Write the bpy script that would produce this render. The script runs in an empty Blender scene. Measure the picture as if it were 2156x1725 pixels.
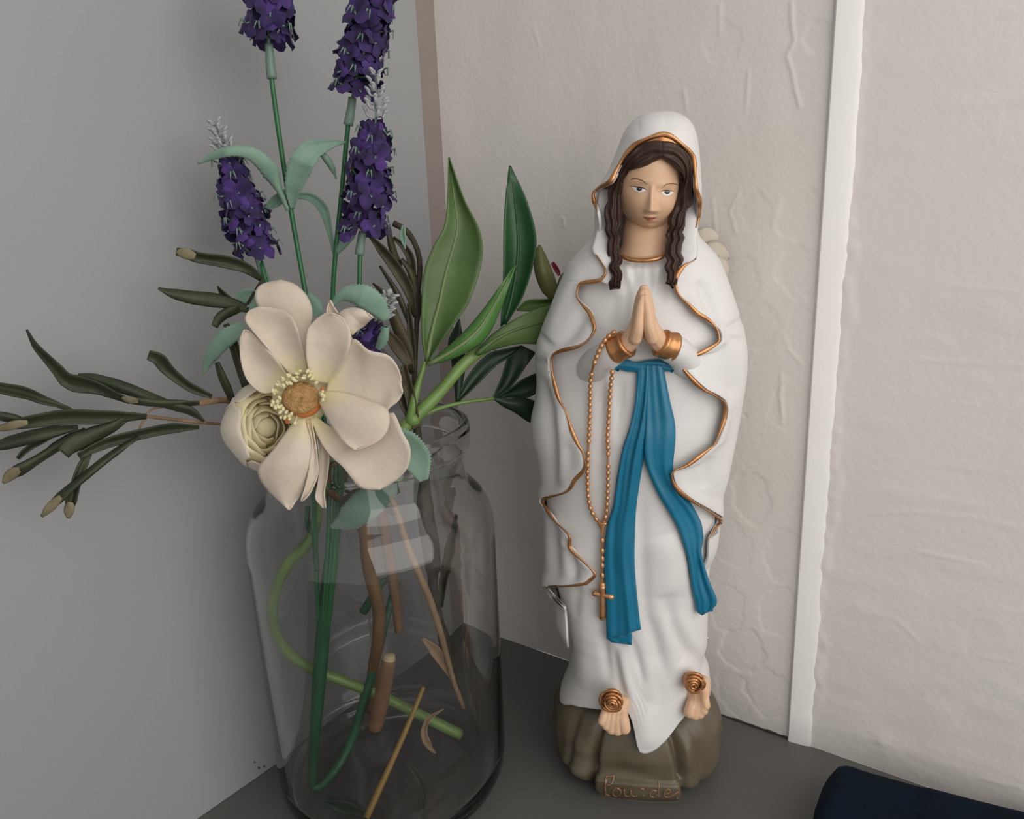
import bpy, bmesh, math, random
import numpy as np
from mathutils import Vector, Matrix

random.seed(7); rng = np.random.default_rng(7)
SC = bpy.context.scene
COL = SC.collection

# ------------------------------------------------------------------ camera
FPX, CX, CY = 1600.0, 1078.0, 862.5          # focal length and centre in photo pixels
CAMH = 0.3588
_d = np.array([243.0, 5854.5, FPX]); _d /= np.linalg.norm(_d)
_up = -_d
_fw = np.array([0, 0, 1.0]) - _up * _up[2]; _fw /= np.linalg.norm(_fw)
_rt = np.cross(_fw, _up)
RW = np.stack([_rt, _fw, _up])               # photo axes (right, down, forward) -> world
CAM = np.array([0, 0, CAMH])
cd = bpy.data.cameras.new('camera'); cam = bpy.data.objects.new('camera', cd); COL.objects.link(cam)
cd.sensor_fit = 'HORIZONTAL'; cd.sensor_width = 36; cd.lens = FPX / 2156 * 36
cd.clip_start = 0.01
m = np.eye(4); m[:3, 0] = RW[:, 0]; m[:3, 1] = -RW[:, 1]; m[:3, 2] = -RW[:, 2]; m[:3, 3] = CAM
cam.matrix_world = Matrix(m.tolist())
SC.camera = cam

# ------------------------------------------------------------------ light
W = bpy.data.worlds.new('room_light'); SC.world = W; W.use_nodes = True
W.node_tree.nodes['Background'].inputs[0].default_value = (1.0, 0.985, 0.96, 1)
W.node_tree.nodes['Background'].inputs[1].default_value = 0.45
def area(name, loc, aim, size, power, color):
    l = bpy.data.lights.new(name, 'AREA'); l.shape = 'RECTANGLE'; l.size, l.size_y = size
    l.energy = power; l.color = color
    o = bpy.data.objects.new(name, l); COL.objects.link(o); o.location = loc
    o.rotation_euler = (Vector(aim) - Vector(loc)).to_track_quat('-Z', 'Y').to_euler()
    return o
area('window_daylight', (0.60, -0.46, 0.58), (0.10, 0.42, 0.2), (1.2, 1.1), 9.6, (1.0, 0.955, 0.915))
vs = SC.view_settings
vs.view_transform = 'Standard'; vs.look = 'None'; vs.gamma = 1; vs.use_curve_mapping = False
vs.exposure = 0.0

# ------------------------------------------------------------------ helpers
def ray(px, py): return RW @ np.array([px - CX, py - CY, FPX])
def Q(px, py, Y):                            # the point of the room at depth Y seen at a photo pixel
    r = ray(px, py); return CAM + r * (Y / r[1])
def on_z(px, py, z=0.0):
    r = ray(px, py); return CAM + r * ((z - CAM[2]) / r[2])
def sm(a, b, x):
    t = np.clip((x - a) / (b - a), 0, 1); return t * t * (3 - 2 * t)

def cr(pts, n):                              # Catmull-Rom, n points evenly spaced by length
    P = np.array(pts, float)
    if len(P) == 2:
        return P[0] + (P[1] - P[0]) * np.linspace(0, 1, n)[:, None]
    E = np.vstack([2 * P[0] - P[1], P, 2 * P[-1] - P[-2]])
    out = []
    for i in range(1, len(E) - 2):
        p0, p1, p2, p3 = E[i - 1:i + 3]
        t = np.linspace(0, 1, 12, endpoint=False)[:, None]
        out.append(.5 * ((2 * p1) + (p2 - p0) * t + (2 * p0 - 5 * p1 + 4 * p2 - p3) * t ** 2 + (3 * p1 - p0 - 3 * p2 + p3) * t ** 3))
    D = np.vstack(out + [P[-1:]])
    s = np.r_[0, np.cumsum(np.linalg.norm(np.diff(D[:, :2] if D.shape[1] == 2 else D, axis=0), axis=1))]
    q = np.linspace(0, s[-1], n)
    return np.stack([np.interp(q, s, D[:, k]) for k in range(D.shape[1])], 1)

def mesh(name, V, F, smooth=True):
    me = bpy.data.meshes.new(name)
    me.from_pydata([tuple(map(float, v)) for v in V], [], [tuple(map(int, f)) for f in F])
    if smooth: me.polygons.foreach_set('use_smooth', [True] * len(me.polygons))
    me.update(); return me
def obj(name, me, mat=None, parent=None):
    o = bpy.data.objects.new(name, me); COL.objects.link(o)
    if mat and not me.materials: me.materials.append(mat)
    if parent: o.parent = parent
    return o
def tag(o, label, cat=None, group=None, kind=None):
    if label: o['label'] = label
    if cat: o['category'] = cat
    if group: o['group'] = group
    if kind: o['kind'] = kind
    return o
def thing(name, label, cat, loc=(0, 0, 0), rz=0, group=None):
    o = bpy.data.objects.new(name, None); COL.objects.link(o); o.location = loc; o.rotation_euler = (0, 0, rz)
    o.empty_display_size = .02
    return tag(o, label, cat, group)
def gridf(r, c, closed=False):
    F = []
    for i in range(r - 1):
        for j in range(c if closed else c - 1):
            k = (j + 1) % c
            F.append((i * c + j, i * c + k, (i + 1) * c + k, (i + 1) * c + j))
    return F
def solid(o, t, off=-1):
    s = o.modifiers.new('thickness', 'SOLIDIFY'); s.thickness = t; s.offset = off; return o
def subsurf(o, n=1):
    s = o.modifiers.new('sub', 'SUBSURF'); s.levels = s.render_levels = n; return o

def tube_geo(P, R, k=10, cap=True):
    P = np.asarray(P, float); n = len(P); R = np.broadcast_to(np.asarray(R, float), (n,)) if np.ndim(R) < 2 else R
    T = np.gradient(P, axis=0); T /= np.linalg.norm(T, axis=1)[:, None] + 1e-12
    a = np.array([0, 0, 1.]) if abs(T[0, 2]) < .9 else np.array([1., 0, 0])
    N = np.cross(T[0], a); N /= np.linalg.norm(N)
    V = []; ang = np.linspace(0, 2 * np.pi, k, endpoint=False)
    for i in range(n):
        N = N - T[i] * (N @ T[i]); N /= np.linalg.norm(N) + 1e-12
        B = np.cross(T[i], N)
        for t in ang: V.append(P[i] + R[i] * (np.cos(t) * N + np.sin(t) * B))
    F = gridf(n, k, True)
    if cap:
        F.append(tuple(range(k - 1, -1, -1))); F.append(tuple((n - 1) * k + j for j in range(k)))
    return V, F
def tube(name, P, R, mat, parent=None, k=10):
    V, F = tube_geo(P, R, k); return obj(name, mesh(name, V, F), mat, parent)
def join(geos):
    V, F = [], []
    for v, f in geos:
        b = len(V); V += list(v); F += [tuple(i + b for i in g) for g in f]
    return V, F
def ell_geo(c, r, nu=16, nv=10, M=None):
    V = []; 
    for i in range(nv + 1):
        th = math.pi * i / nv
        for j in range(nu):
            ph = 2 * math.pi * j / nu
            p = np.array([r[0] * math.sin(th) * math.cos(ph), r[1] * math.sin(th) * math.sin(ph), r[2] * math.cos(th)])
            if M is not None: p = M @ p
            V.append(p + c)
    return V, gridf(nv + 1, nu, True)
def lathe_geo(prof, n=96):
    V = []
    for r, z in prof:
        for j in range(n):
            a = 2 * math.pi * j / n; V.append((r * math.cos(a), r * math.sin(a), z))
    return V, gridf(len(prof), n, True)
def remeshed(name, geo, voxel, mat, parent, smooth=6):
    me = mesh('tmp', *geo); o = bpy.data.objects.new('tmp', me); COL.objects.link(o)
    r = o.modifiers.new('r', 'REMESH'); r.mode = 'VOXEL'; r.voxel_size = voxel; r.use_smooth_shade = True
    s = o.modifiers.new('s', 'SMOOTH'); s.iterations = smooth; s.factor = .5
    dg = bpy.context.evaluated_depsgraph_get(); ev = o.evaluated_get(dg)
    nm = bpy.data.meshes.new_from_object(ev); nm.name = name
    bpy.data.objects.remove(o); bpy.data.meshes.remove(me)
    nm.polygons.foreach_set('use_smooth', [True] * len(nm.polygons))
    return obj(name, nm, mat, parent)

# ------------------------------------------------------------------ materials
def mat(name, c, rough=.6, metal=0, c2=None, scale=30, detail=3, bump=0, bscale=80, sheen=0, spec=.5, stretch=None, sss=0, trans=0, lo=.35, hi=.65):
    m = bpy.data.materials.new(name); m.use_nodes = True; nt = m.node_tree; b = nt.nodes['Principled BSDF']
    b.inputs['Base Color'].default_value = (*c, 1); b.inputs['Roughness'].default_value = rough
    b.inputs['Metallic'].default_value = metal; b.inputs['Specular IOR Level'].default_value = spec
    if sheen: b.inputs['Sheen Weight'].default_value = sheen; b.inputs['Sheen Roughness'].default_value = .4
    if sss:
        b.inputs['Subsurface Weight'].default_value = sss; b.inputs['Subsurface Radius'].default_value = (.004, .002, .001)
        b.inputs['Subsurface Scale'].default_value = 1
    tc = nt.nodes.new('ShaderNodeTexCoord'); src = tc.outputs['Object']
    if stretch:
        mp = nt.nodes.new('ShaderNodeMapping'); mp.inputs['Scale'].default_value = stretch
        nt.links.new(src, mp.inputs[0]); src = mp.outputs[0]
    if c2:
        n = nt.nodes.new('ShaderNodeTexNoise'); n.inputs['Scale'].default_value = scale; n.inputs['Detail'].default_value = detail
        r = nt.nodes.new('ShaderNodeValToRGB'); r.color_ramp.elements[0].position = lo; r.color_ramp.elements[1].position = hi
        r.color_ramp.elements[0].color = (*c, 1); r.color_ramp.elements[1].color = (*c2, 1)
        nt.links.new(src, n.inputs[0]); nt.links.new(n.outputs[0], r.inputs[0]); nt.links.new(r.outputs[0], b.inputs['Base Color'])
    if bump:
        n = nt.nodes.new('ShaderNodeTexNoise'); n.inputs['Scale'].default_value = bscale; n.inputs['Detail'].default_value = 4
        bp = nt.nodes.new('ShaderNodeBump'); bp.inputs['Strength'].default_value = bump; bp.inputs['Distance'].default_value = .002
        nt.links.new(src, n.inputs[0]); nt.links.new(n.outputs[0], bp.inputs['Height']); nt.links.new(bp.outputs[0], b.inputs['Normal'])
    return m
M = {}
M['panel'] = mat('smooth_panel_paint', (.305, .310, .315), .55, c2=(.325, .330, .335), scale=4, bump=.03, bscale=300)
M['plaster'] = mat('white_plaster', (.74, .70, .655), .75, c2=(.78, .745, .705), scale=7, bump=.12, bscale=330)
M['plaster_r'] = mat('white_plaster_right', (.76, .715, .68), .75, c2=(.79, .75, .72), scale=9, bump=.10, bscale=300)
M['batten'] = mat('white_gloss_paint', (.90, .875, .85), .5, c2=(.92, .895, .875), scale=12, bump=.05, bscale=200)
M['shelf'] = mat('grey_shelf_paint', (.108, .106, .10), .5, c2=(.122, .12, .113), scale=5, bump=.04, bscale=400)
M['taupe_band'] = mat('taupe_corner_band', (.25, .21, .192), .7, c2=(.28, .236, .216), scale=20)  # taupe, darker than the board and the plaster walls
M['gap'] = mat('dark_gap_filler', (.05, .045, .04), .9)
M['white'] = mat('statue_white_paint', (.72, .705, .69), .36, c2=(.70, .685, .67), scale=40, spec=.45)
M['skin'] = mat('statue_skin_paint', (.72, .47, .30), .42, c2=(.68, .43, .27), scale=45, spec=.4)
M['blush'] = mat('statue_blush_paint', (.62, .36, .21), .45)
M['hair'] = mat('statue_hair_paint', (.034, .018, .013), .42, c2=(.055, .030, .021), scale=120, stretch=(1, 1, .25), spec=.28)
M['copper'] = mat('copper_paint', (.42, .19, .075), .34, metal=.75, c2=(.62, .31, .13), scale=160)
M['copper2'] = mat('copper_paint_bright', (.55, .27, .12), .36, metal=.7, c2=(.68, .37, .18), scale=220)
M['blue'] = mat('statue_blue_paint', (.006, .145, .255), .33, c2=(.010, .17, .29), scale=30, spec=.5)
M['rock'] = mat('statue_rock_paint', (.092, .072, .040), .42, c2=(.125, .104, .072), scale=38, bump=.12, bscale=150)
M['letter'] = mat('lettering_copper_paint', (.30, .165, .095), .4, metal=.3)
M['eyewhite'] = mat('eye_white_paint', (.82, .80, .78), .3)
M['iris'] = mat('iris_paint', (.015, .02, .035), .25)
M['brow'] = mat('brow_paint', (.16, .075, .025), .5)
M['lip'] = mat('lip_paint', (.36, .105, .07), .4)
M['line'] = mat('dark_line_paint', (.10, .05, .03), .5)
M['petal'] = mat('cream_petal', (.66, .59, .48), .75, c2=(.70, .63, .53), scale=40, bump=.06, bscale=400, sheen=.2)
def base_tint(m, c):                          # petals are yellower at their claw
    nt = m.node_tree; b = nt.nodes['Principled BSDF']; l = b.inputs['Base Color'].links[0].from_socket
    a = nt.nodes.new('ShaderNodeAttribute'); a.attribute_name = 'along'; r = nt.nodes.new('ShaderNodeMapRange')
    r.inputs[1].default_value = .04; r.inputs[2].default_value = .30; r.inputs[3].default_value = 1; r.inputs[4].default_value = 0
    mx = nt.nodes.new('ShaderNodeMix'); mx.data_type = 'RGBA'; mx.inputs[7].default_value = (*c, 1)
    nt.links.new(a.outputs['Fac'], r.inputs[0]); nt.links.new(r.outputs[0], mx.inputs[0]); nt.links.new(l, mx.inputs[6]); nt.links.new(mx.outputs[2], b.inputs['Base Color'])
M['petal_w'] = mat('cream_petal_open_flower', (.60, .505, .40), .75, c2=(.66, .575, .475), scale=35, bump=.25, bscale=120, sheen=.2)
base_tint(M['petal_w'], (.66, .565, .33))
M['petal_b'] = mat('beige_petal', (.50, .445, .36), .8, c2=(.56, .50, .42), scale=60)  # darker beige than the cream petals, for the blossom behind the shoulder
M['petal_y'] = mat('yellow_cream_petal', (.74, .63, .35), .75, c2=(.80, .71, .46), scale=60, bump=.05, bscale=400)
M['petal_base'] = mat('petal_yellow_base', (.52, .46, .22), .75, c2=(.58, .52, .30), scale=80)
M['disc'] = mat('ochre_flower_disc', (.46, .25, .085), .9, c2=(.60, .36, .15), scale=300, bump=1.0, bscale=900)
M['rust'] = mat('rust_mark', (.55, .16, .04), .8)
M['stamen'] = mat('pale_yellow_stamen', (.72, .66, .38), .6)
M['purple'] = mat('violet_floret', (.012, .005, .040), .8, c2=(.066, .028, .185), scale=60, sheen=.15)
M['bud'] = mat('grey_white_bud', (.36, .38, .385), .6)
M['mint'] = mat('mint_felt_leaf', (.17, .29, .22), .8, c2=(.22, .34, .26), scale=90, bump=.15, bscale=500, sheen=.3)
M['mintstem'] = mat('grey_green_plastic', (.15, .23, .19), .5)
M['stemgreen'] = mat('green_plastic_stem', (.012, .105, .03), .35, c2=(.02, .14, .045), scale=90)
M['darkstem'] = mat('dark_green_tape_stem', (.008, .075, .028), .45, c2=(.015, .10, .04), scale=60, bump=.15, bscale=250)
M['lime'] = mat('light_green_stem', (.13, .22, .05), .4, c2=(.18, .29, .08), scale=60)
M['leaf'] = mat('mid_green_leaf', (.060, .115, .028), .5, c2=(.085, .145, .04), scale=50, bump=.12, bscale=200)
M['leaf_l'] = mat('fresh_green_leaf', (.055, .16, .03), .45, c2=(.075, .20, .045), scale=40, bump=.1, bscale=200)
M['leaf_d'] = mat('deep_green_leaf', (.012, .06, .018), .45, c2=(.02, .085, .03), scale=40, bump=.1, bscale=200)
M['leaf_dd'] = mat('dark_green_leaf', (.010, .028, .012), .5, c2=(.016, .04, .018), scale=40)
M['rib'] = mat('leaf_midrib', (.15, .21, .08), .5)
M['olive'] = mat('olive_leaf', (.022, .030, .012), .6, c2=(.040, .048, .020), scale=70, bump=.15, bscale=300)
M['olive_b'] = mat('brown_olive_leaf', (.040, .034, .016), .6, c2=(.075, .06, .03), scale=70, bump=.15, bscale=300)
M['oliveend'] = mat('pale_leaf_end', (.22, .19, .11), .6, c2=(.15, .13, .07), scale=120)
M['twig'] = mat('beige_twig', (.33, .22, .13), .7, c2=(.25, .16, .09), scale=120, bump=.3, bscale=300)
M['bark'] = mat('dark_bark', (.055, .042, .024), .8, c2=(.03, .022, .012), scale=80, bump=.5, bscale=250)
M['amber'] = mat('amber_stem', (.16, .085, .025), .5, c2=(.12, .06, .018), scale=60)
M['cut'] = mat('cut_stem', (.22, .115, .055), .6, c2=(.17, .085, .04), scale=60)
M['cutface'] = mat('cut_stem_face', (.42, .36, .2), .6)
M['stick'] = mat('yellow_stick', (.30, .18, .04), .5)
M['sepal'] = mat('olive_sepal', (.11, .12, .035), .5, c2=(.15, .15, .05), scale=50)
M['red'] = mat('red_bud_tip', (.22, .02, .035), .5)
M['navy'] = mat('navy_velvet', (.0016, .0060, .0125), .9, c2=(.002, .0085, .019), scale=60, bump=.15, bscale=900, spec=.15)
M['glass'] = mat('clear_jar_glass', (.985, .99, .985), 0.0)
_b = M['glass'].node_tree.nodes['Principled BSDF']; _b.inputs['Transmission Weight'].default_value = 1; _b.inputs['IOR'].default_value = 1.45

# ------------------------------------------------------------------ the corner: shelf and walls
CORNER = np.array([-0.0434, 0.5946])
DL = np.array([math.cos(math.radians(51.92)), math.sin(math.radians(51.92))])       # along the left wall, into the corner
DR = np.array([math.cos(math.radians(-35.4)), math.sin(math.radians(-35.4))])       # along the plaster wall, out of the corner
NL = np.array([DL[1], -DL[0]]); NR = np.array([DR[1], -DR[0]])                      # normals into the room
def on_wall(px, py, n, p0=CORNER):
    r = ray(px, py); t = (n @ (p0 - CAM[:2])) / (n @ r[:2]); return CAM + r * t
def wall_coord(px, py):                       # (distance from the corner, height) on the plaster wall
    p = on_wall(px, py, NR); return np.array([(p[:2] - CORNER) @ DR, p[2]])
def box_geo(o, a, b, c):
    o, a, b, c = map(np.asarray, (o, a, b, c))
    V = [o, o + a, o + a + b, o + b, o + c, o + a + c, o + a + b + c, o + b + c]
    return V, [(3, 2, 1, 0), (4, 5, 6, 7), (0, 1, 5, 4), (1, 2, 6, 5), (2, 3, 7, 6), (3, 0, 4, 7)]
def noise2(S, Z, f, seed):                    # cheap smooth value noise
    r = np.random.default_rng(seed); T = r.random((64, 64)) * 2 - 1
    x, y = S * f, Z * f; xi, yi = np.floor(x).astype(int), np.floor(y).astype(int); fx, fy = x - xi, y - yi
    fx, fy = fx * fx * (3 - 2 * fx), fy * fy * (3 - 2 * fy)
    g = lambda a, b: T[(xi + a) % 64, (yi + b) % 64]
    return (g(0, 0) * (1 - fx) + g(1, 0) * fx) * (1 - fy) + (g(0, 1) * (1 - fx) + g(1, 1) * fx) * fy
def seg_dist(S, Z, poly):
    d = np.full(S.shape, 1e9)
    for (a, b) in zip(poly[:-1], poly[1:]):
        ab = b - a; L = ab @ ab + 1e-12
        t = np.clip(((S - a[0]) * ab[0] + (Z - a[1]) * ab[1]) / L, 0, 1)
        d = np.minimum(d, np.hypot(S - a[0] - t * ab[0], Z - a[1] - t * ab[1]))
    return d

SB = wall_coord(1660, 1555)[0]                # where the batten starts
def plaster(name, s0, s1, material, features, res=.0011, ztop=.52):
    ns = int((s1 - s0) / res); S1 = np.linspace(s0, s1, ns)
    Z1 = np.r_[np.linspace(0, ztop, int(ztop / res)), np.linspace(ztop + .02, 1.1, 24)]
    S, Z = np.meshgrid(S1, Z1); H = features(S, Z)
    X = CORNER[0] + S * DR[0] + H * NR[0] * -1 * -1; Y = CORNER[1] + S * DR[1] + H * NR[1]
    V = np.stack([X, Y, Z], -1).reshape(-1, 3)
    o = obj(name, mesh(name, V, [f[::-1] for f in gridf(len(Z1), ns)]), material); o['kind'] = 'structure'
    return o
def warp_circle(S, Z, px, py, rp, h, seed):
    c = wall_coord(px, py); e = wall_coord(px + rp, py); r = abs(e[0] - c[0])
    a = np.arctan2(Z - c[1], S - c[0])
    rr = r * (1 + .10 * np.sin(2 * a + seed) + .07 * np.sin(5 * a + seed * 2.1) + .03 * np.sin(11 * a + seed))
    zz = (Z - c[1]) * .80
    d = rr - np.hypot(S - c[0], zz)
    return h * sm(-.0006, .0008, d) * (.35 + .65 * sm(.035, .0, d)) 
def feat_centre(S, Z):
    H = .0005 * noise2(S, Z * .5, 28, 1) + .00016 * noise2(S, Z * .4, 75, 2) + .00004 * noise2(S, Z, 230, 3)
    cs = [(1685, 455, 48, 4, 1), (1688, 575, 52, 4, 2), (1592, 450, 36, 3, 3), (1582, 1050, 44, 5, 4), (1652, 1172, 50, 4, 5), (1642, 1290, 48, 5, 6),
          (1562, 1370, 46, 6, 7), (1622, 1462, 54, 5, 8), (1540, 1145, 44, 3, 9), (1562, 590, 40, 3, 10), (1530, 1280, 42, 4, 11), (1600, 690, 40, 3, 12),
          (1665, 860, 46, 3, 13), (1720, 75, 28, 6, 14), (1520, 90, 38, 3, 15), (1545, 1460, 40, 4, 16), (1690, 700, 40, 3, 17)]
    for x, y, r, h, sd in cs: H = H - warp_circle(S, Z, x, y, r, h * .000065, sd)
    for poly, h in [([(1667, 5), (1667, 50), (1673, 85), (1657, 117), (1667, 150), (1675, 190), (1684, 225)], 7), ([(1576, 150), (1570, 235)], 4),
                    ([(1645, 790), (1646, 890)], 5), ([(1555, 405), (1536, 445), (1550, 490)], 4), ([(1500, 420), (1505, 480), (1510, 520)], 4),
                    ([(1440, 190), (1445, 230)], 4), ([(1125, 60), (1135, 95)], 3), ([(1515, 10), (1515, 70)], 4), ([(1650, 880), (1640, 830), (1655, 800)], 4),
                    ([(1185, 460), (1188, 478)], 5), ([(1708, 700), (1702, 760), (1706, 820)], 3), ([(1660, 735), (1690, 770)], 4)]:
        P = np.array([wall_coord(*p) for p in poly]); H = H + h * .00009 * np.exp(-(seg_dist(S, Z, P) / .0008) ** 2)
    c = wall_coord(1570, 875); H = H - .0012 * np.exp(-(np.hypot(S - c[0], Z - c[1]) / .0007) ** 2)
    return H
def feat_right(S, Z):
    low = sm(.22, .02, Z)
    H = .0006 * noise2(S, Z, 16, 4) + .00012 * noise2(S * .4, Z, 60, 5) + .0003 * low * noise2(S * .6, Z * 1.3, 70, 6) + .00004 * noise2(S, Z, 200, 8)
    H = H + .00015 * sm(.3, .7, noise2(S, Z * 2.4, 42, 9))
    for poly, h in [([(1830, 1082), (1920, 1078), (2040, 1090), (2130, 1108)], 6), ([(1930, 1160), (2020, 1180), (2150, 1210)], 7),
                    ([(1815, 1290), (1880, 1300), (1930, 1345)], 5), ([(2020, 1275), (2060, 1300), (2100, 1310)], 6), ([(2070, 1385), (2150, 1395)], 5),
                    ([(1850, 1560), (1870, 1590), (1895, 1575)], 6), ([(2065, 1640), (2085, 1645), (2150, 1660)], 6), ([(1990, 600), (2150, 615)], 4),
                    ([(1880, 755), (2150, 770)], 5), ([(2000, 705), (2030, 708)], 4), ([(2020, 850), (2150, 868)], 4), ([(1850, 260), (1845, 530)], 3),
                    ([(1828, 250), (1835, 290), (1825, 330)], 4), ([(1775, 240), (1805, 400), (1795, 520)], 4)]:
        P = np.array([wall_coord(*p) for p in poly]); H = H + h * .00006 * np.exp(-(seg_dist(S, Z, P) / .0009) ** 2) * sm(-.5, .4, noise2(S, Z, 50, 31))
    d = S - (SB + .0145)                                      # rough filler against the batten
    H = H + .0008 * sm(.006, .0, d + .003 * noise2(S * 0, Z, 17, 10) + .002 * noise2(S * 0, Z, 90, 13)) * (.6 + .4 * noise2(S, Z, 150, 11))
    c = wall_coord(1865, 1570); H = H + .0008 * np.exp(-(np.hypot(S - c[0], Z - c[1]) / .006) ** 2) * (1 + noise2(S, Z, 180, 12))
    return H
plaster('wall_back', 0.0, SB + .001, M['plaster'], feat_centre)
plaster('wall_right', SB + .012, SB + .42, M['plaster_r'], feat_right, res=.0014, ztop=.50)
# the white batten between the two plaster fields
p0 = np.array([*(CORNER + SB * DR - NR * .004), 0.0])
Zb = np.linspace(0, 1.1, 260); V = []
for i, z in enumerate(Zb):
    w = .0140 + .0004 * math.sin(z * 21) + .0003 * math.sin(z * 137 + 1) + .00025 * math.sin(z * 411)
    prof = [(0, 0), (0, .0062), (.0008, .0070), (w - .0025, .0056), (w, .0044), (w + .0008, 0)]
    for a, b in prof: V.append([*(p0[:2] + a * DR + b * NR), z])
o = obj('trim_1', mesh('trim_1', V, gridf(len(Zb), 6)), M['batten']); o['kind'] = 'structure'
e = o.modifiers.new('edge', 'EDGE_SPLIT'); e.split_angle = math.radians(40)
# left wall: plaster core with a smooth board on it that stops short of the corner
p = CORNER - 0.95 * DL
o = obj('wall_left', mesh('wall_left', *box_geo([*p, -.03], [*(DL * .95), 0], [*(-NL * .03), 0], [0, 0, 1.13]), smooth=False), M['taupe_band']); o['kind'] = 'structure'
PG = .0200                                    # taupe strip of the left wall left visible beside the corner
p = CORNER - 0.95 * DL
V, F = box_geo([*p, .0], [*(DL * (.95 - PG)), 0], [*(NL * .0018), 0], [0, 0, 1.1])
o = obj('trim_2', mesh('trim_2', V, F, smooth=False), M['panel']); o['kind'] = 'structure'
b = o.modifiers.new('bev', 'BEVEL'); b.width = .0008; b.segments = 3
# shelf
V = []
A = CORNER; Bp = CORNER + DR * .75; Cp = Bp + NR * .42; Dp = CORNER - DL * .95; Ep = Dp + NL * .30
poly = [A, Dp, Ep, Cp, Bp]
n = len(poly); V = [[*q, 0] for q in poly] + [[*q, -.03] for q in poly]
F = [tuple(range(n)), tuple(range(2 * n - 1, n - 1, -1))] + [(i, i + n, (i + 1) % n + n, (i + 1) % n) for i in range(n)]
o = obj('floor', mesh('floor', V, F, smooth=False), M['shelf']); o['kind'] = 'structure'
tag(o, 'grey painted shelf top in the corner')
# dark strips for the open joint along the foot of the plaster wall
geo = []
for k in range(46):
    s = .10 + k * (SB - .10) / 46; w = .0006 + .0009 * random.random()
    q = CORNER + DR * s + NR * .0004
    geo.append(box_geo([*q, .0], [*(DR * (SB - .10) / 46), 0], [*(NR * w), 0], [0, 0, w * 1.3]))
o = obj('dark_joint_back', mesh('dark_joint_back', *join(geo), smooth=False), M['gap']); o['kind'] = 'structure'
# chips at the foot of the left wall
geo = []
for px, py, r in [(541, 1615, .0010), (552, 1612, .0009), (532, 1603, .0007)]:
    q = on_wall(px, py, NL) + np.array([*(NL * .0018), 0])
    geo.append(ell_geo(q, (r, r * .5, r * 1.0), 8, 6))
o = obj('trim_3', mesh('trim_3', *join(geo)), M['gap']); o['kind'] = 'structure'

# ================================================================== the statue
SB0 = on_z(1342, 1595)
AZ = math.atan2(SB0[0], SB0[1])
ER = np.array([math.cos(AZ), -math.sin(AZ), 0]); ED = np.array([math.sin(AZ), math.cos(AZ), 0])
statue = thing('praying_statue', 'white robed statue of a praying woman with blue sash on rock base', 'statue', tuple(SB0), -AZ)
_o = CAM - SB0
def SP(px, py, y):                            # photo pixel at statue depth y -> (sideways, height)
    r = ray(px, py); t = (y - _o @ ED) / (r @ ED); p = _o + r * t
    return p @ ER, p[2]
def SPs(px, py, surf, off=0.0):
    y = -.03
    for _ in range(8):
        u, z = SP(px, py, y); y = float(surf(u, z)) - off
    return np.array([u, y, z])
OUT = [(237, 1384, 1388), (240, 1362, 1412), (246, 1345, 1430), (260, 1327, 1449), (280, 1313, 1461), (310, 1301, 1468), (350, 1284, 1472), (385, 1264, 1474), (400, 1257, 1475),
       (440, 1253, 1473), (480, 1252, 1468), (500, 1243, 1472), (520, 1224, 1490), (540, 1205, 1508), (560, 1192, 1519), (600, 1175, 1534), (640, 1160, 1548), (680, 1143, 1562),
       (700, 1135, 1567), (730, 1128, 1572), (760, 1128, 1573), (800, 1130, 1570), (840, 1126, 1563), (880, 1119, 1557), (920, 1122, 1549), (960, 1132, 1540), (1000, 1139, 1531),
       (1050, 1143, 1516), (1100, 1146, 1512), (1150, 1147, 1504), (1228, 1150, 1497), (1250, 1168, 1496), (1300, 1172, 1495), (1345, 1195, 1494), (1400, 1205, 1490)]
oz, oL, oR = [], [], []
for y_, l, r in OUT:
    ul, zl = SP(l, y_, 0); ur, zr = SP(r, y_, 0); oz.append((zl + zr) / 2); oL.append(ul); oR.append(ur)
_t = cr(np.array([oz, oL, oR]).T, 400); oz, oL, oR = _t[::-1, 0], _t[::-1, 1], _t[::-1, 2]
zpy = lambda py: SP(1345, py, 0)[1]
rz_t = [zpy(p) for p in (1400, 1230, 1000, 850, 700, 600, 540, 490, 440, 237)]
rv = [.80, .78, .74, .70, .68, .64, .66, .85, 1.05, 1.12]
yv = [.0, .0, .0, .0, .0, .0, -.001, -.004, -.007, -.008]
PW = 2.25
def body(z):
    l, r = np.interp(z, oz, oL), np.interp(z, oz, oR); w = (r - l) / 2
    return (l + r) / 2, w, w * np.interp(z, rz_t, rv), np.interp(z, rz_t, yv)
def fc(u, z):                                 # front of the cloak
    c, w, d, y0 = body(z); q = np.clip(np.abs((u - c) / w), 0, .999)
    return y0 - d * (1 - q ** PW) ** (1 / PW)
E_L = [(1395, 283), (1380, 286), (1360, 293), (1340, 303), (1325, 317), (1312, 333), (1298, 358), (1285, 382), (1263, 394), (1250, 406), (1250, 420), (1257, 446), (1262, 480), (1254, 508), (1248, 524),
       (1271, 559), (1276, 572), (1268, 585), (1257, 591), (1228, 595), (1219, 602), (1215, 623), (1225, 639), (1241, 657), (1249, 676), (1252, 692), (1241, 713), (1217, 728), (1177, 739),
       (1163, 753), (1163, 780), (1177, 836), (1193, 865), (1203, 900), (1217, 932), (1229, 953), (1231, 983), (1212, 1007), (1193, 1033), (1146, 1049), (1153, 1071), (1172, 1097), (1199, 1124),
       (1201, 1151), (1225, 1175), (1247, 1196), (1253, 1207), (1244, 1217), (1223, 1227), (1150, 1234), (1170, 1243), (1190, 1262), (1197, 1300), (1200, 1345)]
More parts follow.
